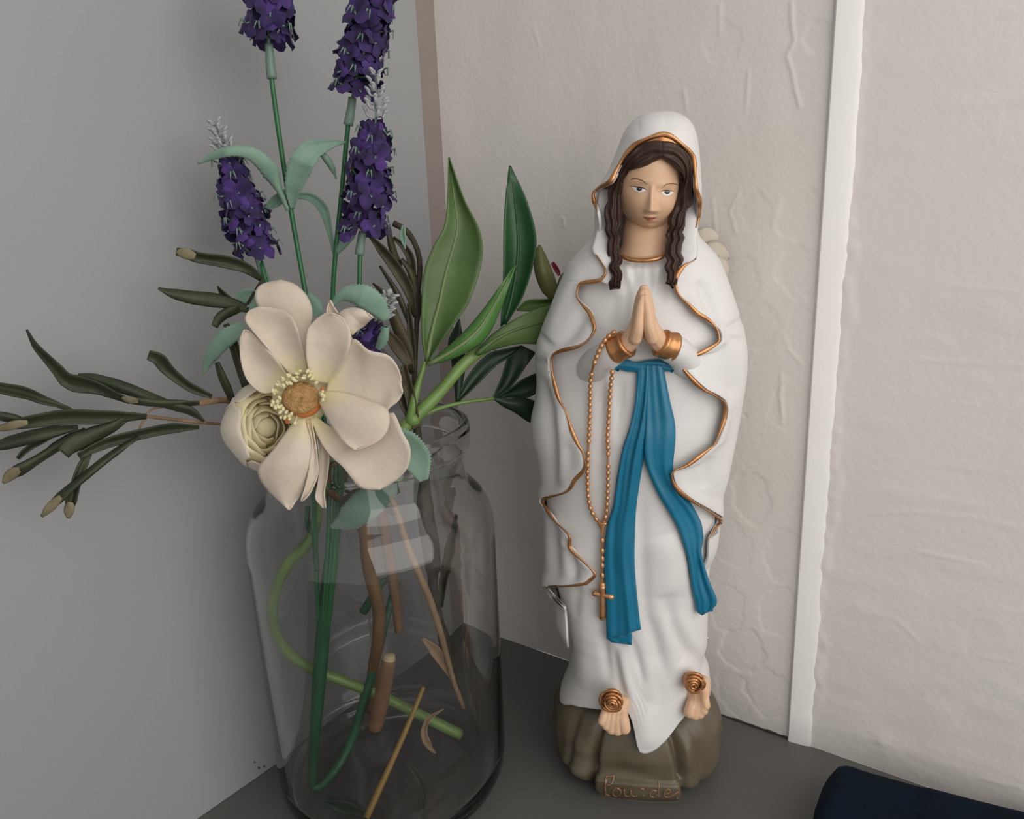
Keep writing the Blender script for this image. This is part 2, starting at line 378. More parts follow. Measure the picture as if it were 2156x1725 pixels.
E_R = [(1395, 283), (1410, 286), (1425, 295), (1440, 308), (1452, 320), (1460, 335), (1464, 370), (1466, 400), (1473, 425), (1472, 455), (1465, 480), (1467, 510), (1466, 545), (1440, 559), (1425, 580),
       (1422, 600), (1430, 620), (1450, 640), (1470, 660), (1490, 672), (1508, 690), (1513, 710), (1508, 722), (1470, 744), (1440, 752), (1436, 770), (1455, 795), (1480, 818), (1500, 828), (1525, 848),
       (1524, 880), (1505, 930), (1493, 942), (1447, 977), (1417, 990), (1415, 1004), (1423, 1023), (1452, 1049), (1514, 1089), (1503, 1113), (1489, 1135), (1487, 1180), (1486, 1230), (1485, 1300), (1480, 1372)]
def edge3(E, n):
    P = cr([p for p in E], n); return np.array([SPs(x, y, fc) for x, y in P])
eL3, eR3 = edge3(E_L, 500), edge3(E_R, 460)
def mono(P):                                  # height-ordered edge for interpolation
    z = np.minimum.accumulate(P[:, 2]); z = z - np.arange(len(z)) * 1e-7; return z[::-1], P[::-1, 0]
eLz, eLu = mono(eL3); eRz, eRu = mono(eR3)
ZTOP = eL3[0, 2]
def creases(lst, surf):
    out = []
    for pts, amp, wid in lst:
        P = cr(pts, max(2, len(pts) * 5)); Q3 = np.array([SPs(x, y, surf) for x, y in P]); out.append((Q3[:, [0, 2]], amp * (.00145 if surf is fc else .00115), wid * .001))
    return out
def crease_disp(U, Z, C):
    D = np.zeros(U.shape)
    for P, a, w in C:
        n = len(P); best = np.full(U.shape, 1e9); tau = np.zeros(U.shape)
        for i in range(n - 1):
            ab = P[i + 1] - P[i]; t = np.clip(((U - P[i, 0]) * ab[0] + (Z - P[i, 1]) * ab[1]) / (ab @ ab + 1e-12), 0, 1)
            d = np.hypot(U - P[i, 0] - t * ab[0], Z - P[i, 1] - t * ab[1]); m_ = d < best; best = np.where(m_, d, best); tau = np.where(m_, (i + t) / (n - 1), tau)
        D += a * np.exp(-(best / w) ** 2) * np.clip(1 - np.abs(2 * tau - 1) ** 3, 0, 1)
    return D
CL_CR = creases([([(1262, 600), (1210, 690), (1165, 745)], -1.6, 4), ([(1225, 560), (1180, 640), (1150, 715)], 1.0, 4), ([(1290, 640), (1262, 720)], -.8, 4),
                 ([(1205, 770), (1210, 850), (1225, 920)], -1.2, 3.2), ([(1150, 790), (1160, 900), (1165, 1030)], -1.6, 4), ([(1180, 850), (1185, 960), (1180, 1020)], 1.2, 4),
                 ([(1168, 740), (1130, 700)], -1.0, 2), ([(1160, 760), (1128, 765)], -.9, 2), ([(1160, 1060), (1165, 1140), (1170, 1228)], -1.2, 4), ([(1200, 1130), (1205, 1180), (1212, 1228)], -1.8, 3),
                 ([(1470, 590), (1495, 650), (1510, 690)], -1.3, 3), ([(1500, 560), (1530, 640), (1545, 690)], .9, 5), ([(1515, 700), (1572, 672)], -1.2, 2.2), ([(1515, 706), (1570, 722)], -1.0, 2.0),
                 ([(1520, 720), (1540, 800), (1530, 860)], -.9, 4), ([(1450, 760), (1470, 830), (1470, 960)], .9, 6), ([(1540, 800), (1545, 900), (1520, 1000)], -.8, 4), ([(1440, 620), (1450, 700), (1446, 745)], -1.2, 4),
                 ([(1430, 640), (1425, 720)], 1.0, 5), ([(1495, 960), (1480, 1030)], -1.0, 4), ([(1345, 262), (1400, 255)], .5, 4), ([(1330, 290), (1300, 350), (1275, 390)], -.7, 3)], fc)

NZ, NC = 520, 190
Zr = np.r_[np.linspace(oz[-1] - 1e-5, ZTOP, 90) , np.linspace(ZTOP, zpy(1372), NZ - 90)[1:]]
rows = []
for z in Zr:
    c, w, d, y0 = body(z)
    if z < ZTOP:
        a = np.interp(z, eLz, eLu); b = np.interp(z, eRz, eRu)
        ql, qr = np.clip((c - a) / w, -1, 1), np.clip((b - c) / w, -1, 1)
        pl = math.asin(math.copysign(abs(ql) ** (PW / 2), ql)); pr = math.asin(math.copysign(abs(qr) ** (PW / 2), qr))
    else:
        u0 = eL3[0, 0]; q = np.clip((c - u0) / w, -1, 1); pl = math.asin(math.copysign(abs(q) ** (PW / 2), q)); pr = -pl
    # denser columns near the two front edges
    t = np.linspace(0, 1, NC); t = t - .10 * np.sin(2 * np.pi * t)
    ps = pl + (2 * np.pi - pr - pl) * t
    s, co = np.sin(ps), np.cos(ps)
    U = c - w * np.sign(s) * np.abs(s) ** (2 / PW); Yy = y0 - d * np.sign(co) * np.abs(co) ** (2 / PW)
    rows.append(np.stack([U, Yy, np.full(NC, z)], 1))
G = np.array(rows)
bz = body(G[:, :, 2]); rad = np.stack([G[:, :, 0] - bz[0], G[:, :, 1] - bz[3]], -1); rl = np.linalg.norm(rad, axis=-1) + 1e-9; nr = rad / rl[..., None]
front = sm(.25, -.25, (G[:, :, 1] - bz[3]) / bz[2])
D = crease_disp(G[:, :, 0], G[:, :, 2], CL_CR) * front
# hanging folds at the sides and the back, growing downwards
fall = sm(zpy(520), zpy(1150), G[:, :, 2]); ang = np.arctan2(nr[..., 0], nr[..., 1])
D += (.0016 * np.sin(ang * 9 + 1.5 * np.sin(G[:, :, 2] * 25)) + .0009 * np.sin(ang * 17 + 2)) * fall * (1 - front * .75)
tt = np.linspace(0, 1, NC)[None]                       # the fluttering border stands away from the dress
zz = G[:, :, 2]; gl = np.interp(zz, eLz, eLu); gr_ = np.interp(zz, eRz, eRu)
below = sm(ZTOP - .09, ZTOP - .10, zz)
D += below * (.0022 * np.exp(-((G[:, :, 0] - gl) / .007) ** 2) * (G[:, :, 0] < bz[0]) + .0022 * np.exp(-((G[:, :, 0] - gr_) / .007) ** 2) * (G[:, :, 0] > bz[0])) * front
tuck = sm(zpy(1125), zpy(1215), zz) * np.exp(-np.abs((G[:, :, 0] - gr_) / .0075) ** 3) * (G[:, :, 0] > bz[0])
D -= .0085 * tuck * (G[:, :, 1] < bz[3] + .01)
G[:, :, 0] += nr[..., 0] * D; G[:, :, 1] += nr[..., 1] * D
# hem: short in front on the left, longer at the back
zl_, zb_, zr_ = zpy(1236), zpy(1340), zpy(1372)
u_, y_ = nr[..., 0], nr[..., 1]
hem = np.where(u_ < 0, zb_, zr_ + (zb_ - zr_) * sm(-.2, .6, y_)) 
hem = np.where((u_ > -.25) & (u_ < .25) & (y_ > 0), zb_, hem)
G[:, :, 2] = np.maximum(G[:, :, 2], hem + .0012 * np.sin(ang * 9))
cl = obj('cloak', mesh('cloak', G.reshape(-1, 3), gridf(len(Zr), NC)), M['white'], statue)
bm = bmesh.new(); bm.from_mesh(cl.data); bmesh.ops.remove_doubles(bm, verts=bm.verts, dist=2e-5); bmesh.ops.recalc_face_normals(bm, faces=bm.faces); bm.to_mesh(cl.data); bm.free()
cl.data.polygons.foreach_set('use_smooth', [True] * len(cl.data.polygons))
def outward(o, c=(0, 0)):                     # make the normals look away from the axis
    me = o.data; s = 0
    for p in me.polygons:
        s += (p.center.x - c[0]) * p.normal.x + (p.center.y - c[1]) * p.normal.y
    if s < 0: me.flip_normals()
outward(cl); solid(cl, .0016)
clip_top = fc

def ribbon(name, P, Wd, th, material, parent, k=8, lift=0):
    P = np.asarray(P); T = np.gradient(P, axis=0); T /= np.linalg.norm(T, axis=1)[:, None] + 1e-12
    out = np.array([0, -1., 0]); V = []
    for i in range(len(P)):
        A = np.cross(T[i], out); A /= np.linalg.norm(A) + 1e-9; Bn = np.cross(A, T[i])
        for t in np.linspace(0, 2 * np.pi, k, endpoint=False):
            V.append(P[i] + out * lift + A * Wd[i] * .5 * math.cos(t) + Bn * th * .5 * math.sin(t))
    F = gridf(len(P), k, True) + [tuple(range(k - 1, -1, -1)), tuple((len(P) - 1) * k + j for j in range(k))]
    return obj(name, mesh(name, V, F), material, parent)
def trim(E, w0, w1, seed, name='gold_trim', lift=.0024):
    n = len(E) * 9; P = np.array([SPs(x, y, fc) for x, y in cr(E, n)])
    s = np.linspace(0, 1, n); r = np.random.default_rng(seed)
    Wd = (w0 + (w1 - w0) * (.5 + .5 * np.sin(s * len(E) * 1.7 + seed))) * np.minimum(1, np.minimum(s, 1 - s) * 18 + .15)
    return ribbon(name, P, Wd, .0011, M['copper'], statue, lift=lift)
trim(E_L[:12][::-1] + E_R[1:11], .0016, .0026, 1, lift=.0006)
trim(E_L[14:-4], .0009, .0023, 2)
trim(E_R[12:41], .0009, .0024, 5)
# copper lining just inside the top of the hood
def spatch(name, L, R, depth, material, n=(40, 12), bulge=0, th=.0015, relief=None, off=0.0, parent=None, wob=0):
    nt_, ns = n; A, B = cr(L, nt_), cr(R, nt_); V = []
    if wob:
        q = np.linspace(0, 1, nt_); k = wob * sm(.38, .6, q)
        A[:, 0] += k * (np.sin(q * 55) + .5 * np.sin(q * 91 + 1)); B[:, 0] += k * (.8 * np.sin(q * 55 + .9) + .6 * np.sin(q * 83 + 2))
    for i in range(nt_):
        t = i / (nt_ - 1)
        for j in range(ns):
            s = j / (ns - 1); x, y = A[i] + (B[i] - A[i]) * s
            bl = bulge * (max(0, 1 - (2 * s - 1) ** 2)) ** .5 + (relief(s, t) if relief else 0)
            if callable(depth): V.append(SPs(x, y, depth, off + bl))
            else:
                yy = np.interp(t, np.linspace(0, 1, len(depth)), depth) - bl - off; u, z = SP(x, y, yy); V.append((u, yy, z))
    o = obj(name, mesh(name, V, gridf(nt_, ns)), material, parent or statue)
    s = sum(p.normal.y for p in o.data.polygons)
    if s > 0: o.data.flip_normals()
    if th: solid(o, th)
    return o
spatch('hood_lining', [(1322, 322), (1345, 305), (1370, 293), (1395, 287), (1420, 294), (1440, 309), (1456, 330)], [(1318, 345), (1345, 318), (1370, 305), (1395, 300), (1420, 306), (1442, 322), (1460, 350)],
       [-.020, -.026, -.0285, -.0295, -.0285, -.026, -.020], M['copper'], n=(30, 6))
spatch('veil_lining', [(1262, 396), (1258, 430), (1259, 470), (1250, 505), (1246, 528), (1266, 556), (1272, 578), (1262, 590)], [(1294, 398), (1290, 450), (1294, 500), (1298, 540), (1300, 570), (1300, 590), (1298, 600), (1290, 606)],
       [-.008, -.010, -.0135, -.018, -.0235, -.026, -.0275], M['white'], n=(40, 10), bulge=.0012)
spatch('veil_lining', [(1445, 398), (1440, 450), (1430, 500), (1425, 550), (1415, 580), (1413, 600)], [(1470, 398), (1472, 450), (1468, 500), (1468, 538), (1446, 560), (1424, 590)],
       [-.008, -.010, -.0145, -.0195, -.0245, -.0275], M['white'], n=(40, 10), bulge=.0012)

# ---- dress
HEM = [(1150, 1470), (1174, 1470), (1180, 1480), (1196, 1476), (1223, 1484), (1251, 1490), (1285, 1494), (1312, 1498), (1329, 1527), (1349, 1584), (1360, 1589), (1381, 1581), (1403, 1559), (1425, 1527), (1445, 1502), (1465, 1467), (1482, 1437), (1496, 1425), (1520, 1425)]
DOUT = [(1230, 1172, 1492), (1300, 1188, 1491), (1345, 1202, 1490), (1380, 1203, 1482), (1405, 1200, 1494), (1430, 1193, 1497), (1460, 1181, 1496), (1480, 1175, 1494), (1600, 1170, 1490)]
dz, dl, dr = [], [], []
for y_, l, r in DOUT:
    ul, zl = SP(l, y_, -.005); ur, zr = SP(r, y_, -.005); dz.append((zl + zr) / 2); dl.append(ul); dr.append(ur)
dz, dl, dr = np.array(dz)[::-1], np.array(dl)[::-1], np.array(dr)[::-1]
ZD = dz[-1]
def dbody(z):
    c, w, d, y0 = body(z); k = sm(ZD + .02, ZD - .005, z)
    l2, r2 = np.interp(z, dz, dl), np.interp(z, dz, dr)
    hi = np.interp(z, [zpy(1232), zpy(700), zpy(560), zpy(530)], [.975, .91, .86, .60])
    c2, w2 = (l2 + r2) / 2, (r2 - l2) / 2
    dd = np.interp(z, [.03, .05, .07, .10, .14], [.0455, .0435, .0385, .0350, .0345])
    return c * (1 - k) + c2 * k, w * hi * (1 - k) + w2 * k, (d * hi * .94) * (1 - k) + dd * k, y0 * (1 - k) - .001 * k
def fd(u, z):
    c, w, d, y0 = dbody(z); q = np.clip(np.abs((u - c) / w), 0, .999)
    return y0 - d * (1 - q ** PW) ** (1 / PW)
hem3 = np.array([SPs(x, y, fd) for x, y in HEM])
D_CR = creases([([(1334, 550), (1337, 615)], -1.6, 1.1), ([(1350, 548), (1349, 615)], -1.7, 1.3), ([(1366, 548), (1371, 615)], -1.6, 1.1), ([(1320, 552), (1322, 600)], 1.0, 1.4), ([(1384, 552), (1386, 600)], 1.0, 1.4), ([(1322, 560), (1318, 640), (1310, 700)], -1.0, 2.5), ([(1385, 560), (1398, 640)], -1.0, 2.5),
                ([(1300, 620), (1285, 690)], -1.2, 4), ([(1330, 740), (1345, 750)], -.6, 1.5), ([(1268, 790), (1266, 900), (1260, 1020)], -1.8, 2.2), ([(1308, 790), (1305, 860), (1298, 930)], -1.6, 1.8), ([(1255, 1120), (1250, 1250)], -1.1, 3),
                ([(1300, 850), (1295, 950)], .6, 2), ([(1390, 1130), (1412, 1200), (1405, 1260)], 2.2, 10), ([(1350, 1010), (1352, 1150), (1360, 1280), (1385, 1420), (1395, 1500)], -1.4, 3.5),
                ([(1258, 1240), (1268, 1340), (1285, 1440)], -2.0, 3), ([(1305, 1360), (1318, 1430), (1340, 1500)], 1.8, 3.5), ([(1292, 1360), (1305, 1430), (1318, 1480)], -1.6, 2.5), ([(1225, 1250), (1228, 1350), (1220, 1450)], 1.6, 6),
                ([(1372, 1300), (1395, 1390), (1410, 1440)], -1.8, 3), ([(1400, 1250), (1425, 1330), (1460, 1385), (1490, 1405)], -2.2, 3.5), ([(1420, 1290), (1450, 1350), (1480, 1375)], 1.4, 4), ([(1330, 1340), (1345, 1400), (1355, 1445)], -1.4, 2.2),
                ([(1430, 1395), (1460, 1425), (1490, 1430)], 1.2, 5), ([(1350, 1480), (1360, 1540), (1364, 1580)], 1.6, 7), ([(1215, 1230), (1215, 1300)], -1.0, 3), ([(1455, 1000), (1465, 1100)], -1, 4)], fd)
NR_, ND = 300, 170
ps = np.linspace(0, 2 * np.pi, ND, endpoint=False); s, co = np.sin(ps), np.cos(ps)
ss, cc = np.sign(s) * np.abs(s) ** (2 / PW), np.sign(co) * np.abs(co) ** (2 / PW)
cH, wH, dH, yH = dbody(.05)
uh = cH - wH * ss
hemz = np.interp(uh, hem3[:, 0], hem3[:, 2]); backz = zpy(1490) + .012
hemz = np.where(cc > 0, hemz, backz); hemz = np.where((cc > 0) & (cc < .35), hemz * (cc / .35) + backz * (1 - cc / .35), hemz)
ztop = zpy(536)
GD = np.zeros((NR_, ND, 3))
for i in range(NR_):
    t = i / (NR_ - 1); z = ztop + (hemz - ztop) * t
    c, w, d, y0 = dbody(z); GD[i, :, 0] = c - w * ss; GD[i, :, 1] = y0 - d * cc; GD[i, :, 2] = z
bd = dbody(GD[:, :, 2]); rad = np.stack([GD[:, :, 0] - bd[0], GD[:, :, 1] - bd[3]], -1); nr = rad / (np.linalg.norm(rad, axis=-1)[..., None] + 1e-9)
D = crease_disp(GD[:, :, 0], GD[:, :, 2], D_CR) * sm(.2, -.3, nr[..., 1])
GD[:, :, 0] += nr[..., 0] * D; GD[:, :, 1] += nr[..., 1] * D
dress = obj('dress', mesh('dress', np.vstack([GD.reshape(-1, 3), [[bd[0][0, 0], bd[3][0, 0], ztop + .001]]]), gridf(NR_, ND, True) + [(NR_ * ND, (j + 1) % ND, j) for j in range(ND)]), M['white'], statue)
outward(dress); solid(dress, .0016)

# ---- sash
def fds(u, z):
    c, w, d, y0 = dbody(z); q = np.clip(np.abs((u - c) / w), 0, .80); return y0 - d * (1 - q ** PW) ** (1 / PW)
fold = lambda f, a, ph=0: (lambda s, t: a * (.75 * math.sin(2 * math.pi * (f * .55 * s + .22 * math.sin(2.6 * t + ph) + ph)) + .45 * math.sin(2 * math.pi * (f * 1.15 * s - .35 * t + .3 * math.sin(5 * t + ph))) * math.sin(3.0 * t + 2 * s + ph)) * min(1, t * 5 + .3))
spatch('sash_tail', [(1340, 768), (1340, 800), (1336, 850), (1326, 900), (1311, 948), (1300, 1007), (1291, 1068), (1282, 1092), (1276, 1121), (1271, 1180), (1273, 1220), (1276, 1273), (1276, 1313), (1277, 1346)],
       [(1374, 768), (1373, 800), (1371, 850), (1366, 900), (1357, 955), (1347, 1017), (1340, 1068), (1338, 1095), (1337, 1125), (1336, 1170), (1338, 1215), (1343, 1268), (1347, 1305), (1350, 1326)],
       fd, M['blue'], n=(110, 34), bulge=.0016, off=.0026, th=.003, relief=fold(3.0, .0009))
spatch('sash_tail', [(1278, 1338), (1279, 1343), (1281, 1348), (1287, 1353)], [(1330, 1330), (1331, 1338), (1331, 1350), (1331, 1359)], fd, M['blue'], n=(10, 18), bulge=.001, off=.0016, th=.002, relief=fold(2.0, .0005))
spatch('sash_tail', [(1362, 768), (1360, 860), (1357, 920), (1356, 955), (1361, 985), (1375, 1020), (1390, 1050), (1410, 1082), (1428, 1115), (1440, 1150), (1448, 1180), (1452, 1210), (1457, 1240), (1463, 1270), (1466, 1288), (1478, 1297)],
       [(1396, 768), (1410, 840), (1421, 890), (1422, 930), (1417, 985), (1422, 1012), (1441, 1042), (1456, 1062), (1470, 1086), (1478, 1106), (1481, 1135), (1477, 1160), (1482, 1185), (1493, 1222), (1510, 1266), (1497, 1286)],
       fds, M['blue'], n=(110, 30), bulge=.0016, off=.0030, th=.003, relief=fold(2.4, .0008, 1.0))
spatch('sash_waistband', [(1292, 775), (1303, 761), (1318, 757), (1340, 762), (1365, 758), (1395, 758), (1410, 766), (1422, 776)], [(1293, 779), (1305, 779), (1320, 783), (1340, 784), (1365, 786), (1395, 783), (1410, 782), (1421, 779)],
       fd, M['blue'], n=(50, 14), bulge=.0022, off=.0022, th=.003, relief=fold(1.6, .0005))

# ---- head
HC = np.array([.0058, -.0060, .3675]); HRx, HRy, HRz = .0190, .0225, .0262
def px_uz(px, py, y=-.027): return SP(px, py, y)
def gs(u, z, px, py, wx, wz, y=-.028):
    a, b = SP(px, py, y); return np.exp(-((u - a) / (wx * .00025)) ** 2 - ((z - b) / (wz * .00025)) ** 2)
nose_t = SP(1373, 392, -.028); nose_b = SP(1371, 446, -.032)
def face_feat(u, z):
    h = 0
    t = np.clip((nose_t[1] - z) / (nose_t[1] - nose_b[1]), 0, 1.0)
    xc = nose_t[0] + (nose_b[0] - nose_t[0]) * t
    wn = .0012 + .0014 * t ** 1.5
    h = h + (.0010 + .0036 * t ** 1.2) * np.exp(-((u - xc) / wn) ** 2) * sm(nose_t[1] + .002, nose_t[1] - .002, z) * sm(nose_b[1] - .0016, nose_b[1] + .0004, z)
    h = h + .0007 * gs(u, z, 1361, 442, 5, 5) + .0007 * gs(u, z, 1381, 443, 5, 5)
    for ex, ey in ((1346, 400), (1405, 407)):
        h = h - .0019 * gs(u, z, ex, ey - 2, 20, 11) + .0011 * gs(u, z, ex, ey, 13, 8)
        h = h + .0006 * gs(u, z, ex, ey - 17, 22, 6)
    h = h + .0009 * gs(u, z, 1332, 436, 20, 20) + .0009 * gs(u, z, 1410, 440, 18, 20)
    h = h + .0013 * gs(u, z, 1367, 458, 12, 4) + .0014 * gs(u, z, 1367, 466, 11, 4) - .0008 * gs(u, z, 1367, 462, 13, 1.8) - .0007 * gs(u, z, 1368, 472, 14, 3.5)
    h = h + .0016 * gs(u, z, 1369, 479, 13, 7)
    return h
def head_w(z): 
    t = np.clip((HC[2] - z) / HRz, 0, 1); return 1 - .30 * t ** 1.5
def fh(u, z):
    k = head_w(z); tz = np.clip(np.abs(z - HC[2]) / HRz, 0, 1); pz = np.where(z < HC[2], 3.4, 2.0)
    rr = np.clip(1 - tz ** pz, 1e-6, 1) ** (1 / np.where(z < HC[2], 2.2, 2.0)); q = rr ** 2 - ((u - HC[0]) / (HRx * k)) ** 2
    return HC[1] - HRy * np.sqrt(np.clip(q, .0004, 1)) - .12 * (z - HC[2]) - face_feat(u, z)
nu, nv = 220, 190; V = []
th = np.linspace(0, np.pi, nv + 1)[:, None]; ph = np.linspace(0, 2 * np.pi, nu, endpoint=False)[None]
zz = HC[2] + HRz * np.cos(th) + 0 * ph; kk = head_w(zz)
tz = np.abs(np.cos(th)); low_ = np.cos(th) < 0
rr = np.where(low_, np.clip(1 - tz ** 3.4, 0, 1) ** (1 / 2.2), np.sin(th))
uu = HC[0] + HRx * kk * rr * np.cos(ph); yy = HC[1] - HRy * rr * np.sin(ph) - .12 * (zz - HC[2])
frontm = sm(.0, .35, np.sin(ph) * rr)
yy = yy - face_feat(uu, zz) * frontm
head = obj('head', mesh('head', np.stack([uu, yy, zz], -1).reshape(-1, 3), gridf(nv + 1, nu, True)), M['skin'], statue)
if sum(p.normal.y for p in head.data.polygons if p.center.y < HC[1] - .01) > 0: head.data.flip_normals()
tag(head, 'peach painted face looking down')
def face_patch(name, ctr, widths, material, lift=.00012, parent=head, th=.0002):
    C = cr(ctr, 24); T = np.gradient(C, axis=0); T /= np.linalg.norm(T, axis=1)[:, None]; Nn = np.stack([-T[:, 1], T[:, 0]], 1)
    wv = np.interp(np.linspace(0, 1, 24), np.linspace(0, 1, len(widths)), widths); V = []
    for i in range(24):
        for s in np.linspace(-.5, .5, 7):
            x, y = C[i] + Nn[i] * s * wv[i]; V.append(SPs(x, y, fh, lift + .00015 * (1 - 4 * s * s)))
    o = obj(name, mesh(name, V, gridf(24, 7)), material, parent)
    if sum(p.normal.y for p in o.data.polygons) > 0: o.data.flip_normals()
    return o
for dx, dy, k in ((0, 0, 0), (59, 7, 1)):
    if k == 0:
        face_patch('eye_white', [(1330, 393), (1338, 398.5), (1347, 400.5), (1356, 401), (1362, 401)], [1, 7.5, 10, 7, 1], M['eyewhite'])
        face_patch('iris', [(1340.5, 397.5), (1346, 398), (1351.5, 398.5)], [3, 9, 3], M['iris'], lift=.0005)
        face_patch('upper_lid_line', [(1327, 391.5), (1333, 393), (1345, 394), (1355, 396), (1363, 401)], [.8, 1.8, 2.0, 1.6, .6], M['line'], lift=.0003)
        face_patch('eyebrow', [(1329, 378), (1336, 376.5), (1345, 377.5), (1355, 382), (1362, 388)], [2.2, 2.2, 2, 1.6, .8], M['brow'])
    else:
        face_patch('eye_white', [(1391, 405), (1397, 407), (1404, 408), (1411, 407), (1418, 404)], [1, 7, 9.5, 7, 1], M['eyewhite'])
        face_patch('iris', [(1399.5, 404.5), (1405, 404.8), (1410.5, 405)], [3, 9, 3], M['iris'], lift=.0005)
        face_patch('upper_lid_line', [(1391, 404), (1397, 401), (1405, 400.5), (1414, 402), (1420, 403)], [.6, 1.5, 1.9, 1.5, .7], M['line'], lift=.0003)
        face_patch('eyebrow', [(1396, 394), (1402, 389), (1411, 387), (1421, 387.5), (1430, 391)], [.8, 1.4, 1.8, 1.6, .9], M['brow'])
for c0 in ((1347, 397.5), (1406, 403.5)):
    face_patch('eye_glint', [(c0[0] - 1.2, c0[1]), (c0[0], c0[1]), (c0[0] + 1.2, c0[1])], [.6, 1.6, .6], M['eyewhite'], lift=.0009)
face_patch('lips', [(1354, 456.5), (1360, 459.5), (1367, 462), (1374, 461), (1381, 458.5)], [1, 5, 7.5, 5, 1], M['lip'])
# neck with shoulders
NKo = [(455, 1318, 1410), (490, 1312, 1409), (515, 1310, 1408), (535, 1303, 1410), (548, 1303, 1410), (560, 1310, 1402)]
V = []
for i in range(26):
    py = 452 + 108 * i / 25
    l, r = np.interp(py, [a[0] for a in NKo], [a[1] for a in NKo]), np.interp(py, [a[0] for a in NKo], [a[2] for a in NKo])
    yf = np.interp(py, [452, 500, 540, 560], [-.0100, -.0150, -.0192, -.0165])
    ul, z = SP(l, py, yf * .5); ur, _ = SP(r, py, yf * .5); _, z = SP((l + r) / 2, py, yf)
    for j in range(48):
        a = 2 * math.pi * j / 48; V.append(((ul + ur) / 2 + (ur - ul) / 2 * math.cos(a), (yf + .008) / 2 + (yf - .008) / 2 * -math.sin(a) * -1, z))
neck = obj('neck', mesh('neck', V, gridf(26, 48, True)), M['skin'], statue); outward(neck, (.006, -.006))
P = np.array([(*SP(x, y, yy), yy) for x, y, yy in [(1306, 537, -.0195), (1318, 544, -.0215), (1335, 548, -.023), (1355, 549, -.0235), (1375, 547, -.023), (1392, 542, -.0215), (1403, 535, -.0195)]])[:, [0, 2, 1]]
P = cr(P, 40); ribbon('collar', P, [.0023 * min(1, .35 + 6 * min(i, 39 - i) / 39) for i in range(40)], .0022, M['copper'], statue)
# ---- hair
wv = lambda n, a, f: (lambda s, t: a * math.sin(s * n * math.pi + 2.2 * math.sin(t * f)) * min(1, t * 6 + .3) + a * .7 * math.sin(t * f * 2.2 + s * 3))
spatch('hair_lock', [(1394, 296), (1372, 297), (1345, 307), (1325, 325), (1308, 348), (1292, 372), (1281, 400), (1277, 430), (1271, 455), (1276, 480), (1278, 510), (1284, 535), (1284, 560), (1289, 582), (1286, 598), (1295, 607)],
       [(1394, 334), (1376, 342), (1360, 350), (1336, 357), (1322, 362), (1314, 376), (1305, 384), (1306, 400), (1309, 430), (1312, 455), (1304, 480), (1305, 510), (1307, 540), (1304, 560), (1306, 580), (1299, 605)],
       [-.0288, -.0290, -.0275, -.024, -.0205, -.018, -.018, -.019, -.021, -.023, -.0255, -.0275, -.0295], M['hair'], n=(120, 26), bulge=.0032, th=.0025, relief=wv(5, .0007, 16), wob=2.6)
spatch('hair_lock', [(1394, 296), (1415, 299), (1436, 311), (1452, 328), (1461, 352), (1464, 380), (1462, 405), (1456, 430), (1443, 455), (1440, 490), (1437, 520), (1436, 550), (1429, 575), (1424, 592), (1415, 600)],
       [(1394, 334), (1405, 342), (1418, 350), (1430, 360), (1439, 374), (1437, 392), (1430, 412), (1418, 435), (1408, 455), (1405, 490), (1402, 520), (1401, 550), (1403, 575), (1406, 588), (1412, 600)],
       [-.0288, -.0285, -.026, -.022, -.019, -.0175, -.018, -.020, -.023, -.0255, -.0275, -.0295], M['hair'], n=(120, 26), bulge=.0032, th=.0025, relief=wv(5, .0007, 15), wob=2.6)
# ---- hands and sleeves
def spt(px, py, y): u, z = SP(px, py, y); return np.array([u, y, z])
def hand(sx, wrist, parts):
    g = []
    for pts, rad in parts:
        P = cr(np.array([spt(*p) for p in pts]), 16); R = np.interp(np.linspace(0, 1, 16), np.linspace(0, 1, len(rad)), rad)
        g.append(tube_geo(P, R, 10))
        g.append(ell_geo(P[-1], (R[-1],) * 3, 10, 8)); g.append(ell_geo(P[0], (R[0],) * 3, 10, 8))
    return remeshed('hand', join(g), .00045, M['skin'], statue, smooth=2)
hl = [([(1306, 737, -.043), (1322, 722, -.046), (1338, 700, -.048), (1345, 680, -.048)], [.0052, .0050, .0052, .0046]),
      ([(1338, 712, -.052), (1344, 690, -.0545), (1347, 662, -.0545), (1350, 642, -.0540), (1353, 628, -.0535)], [.0034, .0031, .0026, .0024, .0018]),
      ([(1336, 708, -.049), (1343, 682, -.0505), (1346, 648, -.0505), (1350, 628, -.050), (1354, 615, -.0495)], [.0036, .0032, .0028, .0025, .0019]),
      ([(1334, 706, -.045), (1341, 680, -.0465), (1345, 645, -.0465), (1349, 622, -.046), (1354, 608, -.0455)], [.0036, .0033, .0029, .0026, .0019]),
      ([(1333, 708, -.041), (1340, 684, -.0425), (1344, 652, -.0425), (1348, 630, -.042), (1352, 616, -.0415)], [.0034, .0032, .0028, .0025, .0018]),
      ([(1326, 716, -.040), (1334, 694, -.039), (1343, 676, -.0385), (1350, 664, -.038)], [.0034, .0032, .0028, .0020])]
hand(-1, None, hl)
hr = [([(2 * 1355.5 - x + (3 if i == 0 and k == 0 else 0), y, yy) for k, (x, y, yy) in enumerate(pts)], rad) for i, (pts, rad) in enumerate(hl)]
hand(1, None, hr)
for pts, rad in [([(1212, 800, -.010), (1245, 776, -.0265), (1274, 752, -.0385), (1300, 732, -.0435)], [.0075, .0085, .0085, .0073]),
                 ([(1475, 796, -.010), (1452, 770, -.0265), (1430, 744, -.0385), (1408, 730, -.0435)], [.0075, .0085, .0085, .0073])]:
    P = cr(np.array([spt(*p) for p in pts]), 30); R = np.interp(np.linspace(0, 1, 30), np.linspace(0, 1, 4), rad)
    R = R * (1 + .03 * np.sin(np.linspace(0, 14, 30))); tube('sleeve', P, R, M['white'], statue, k=28)
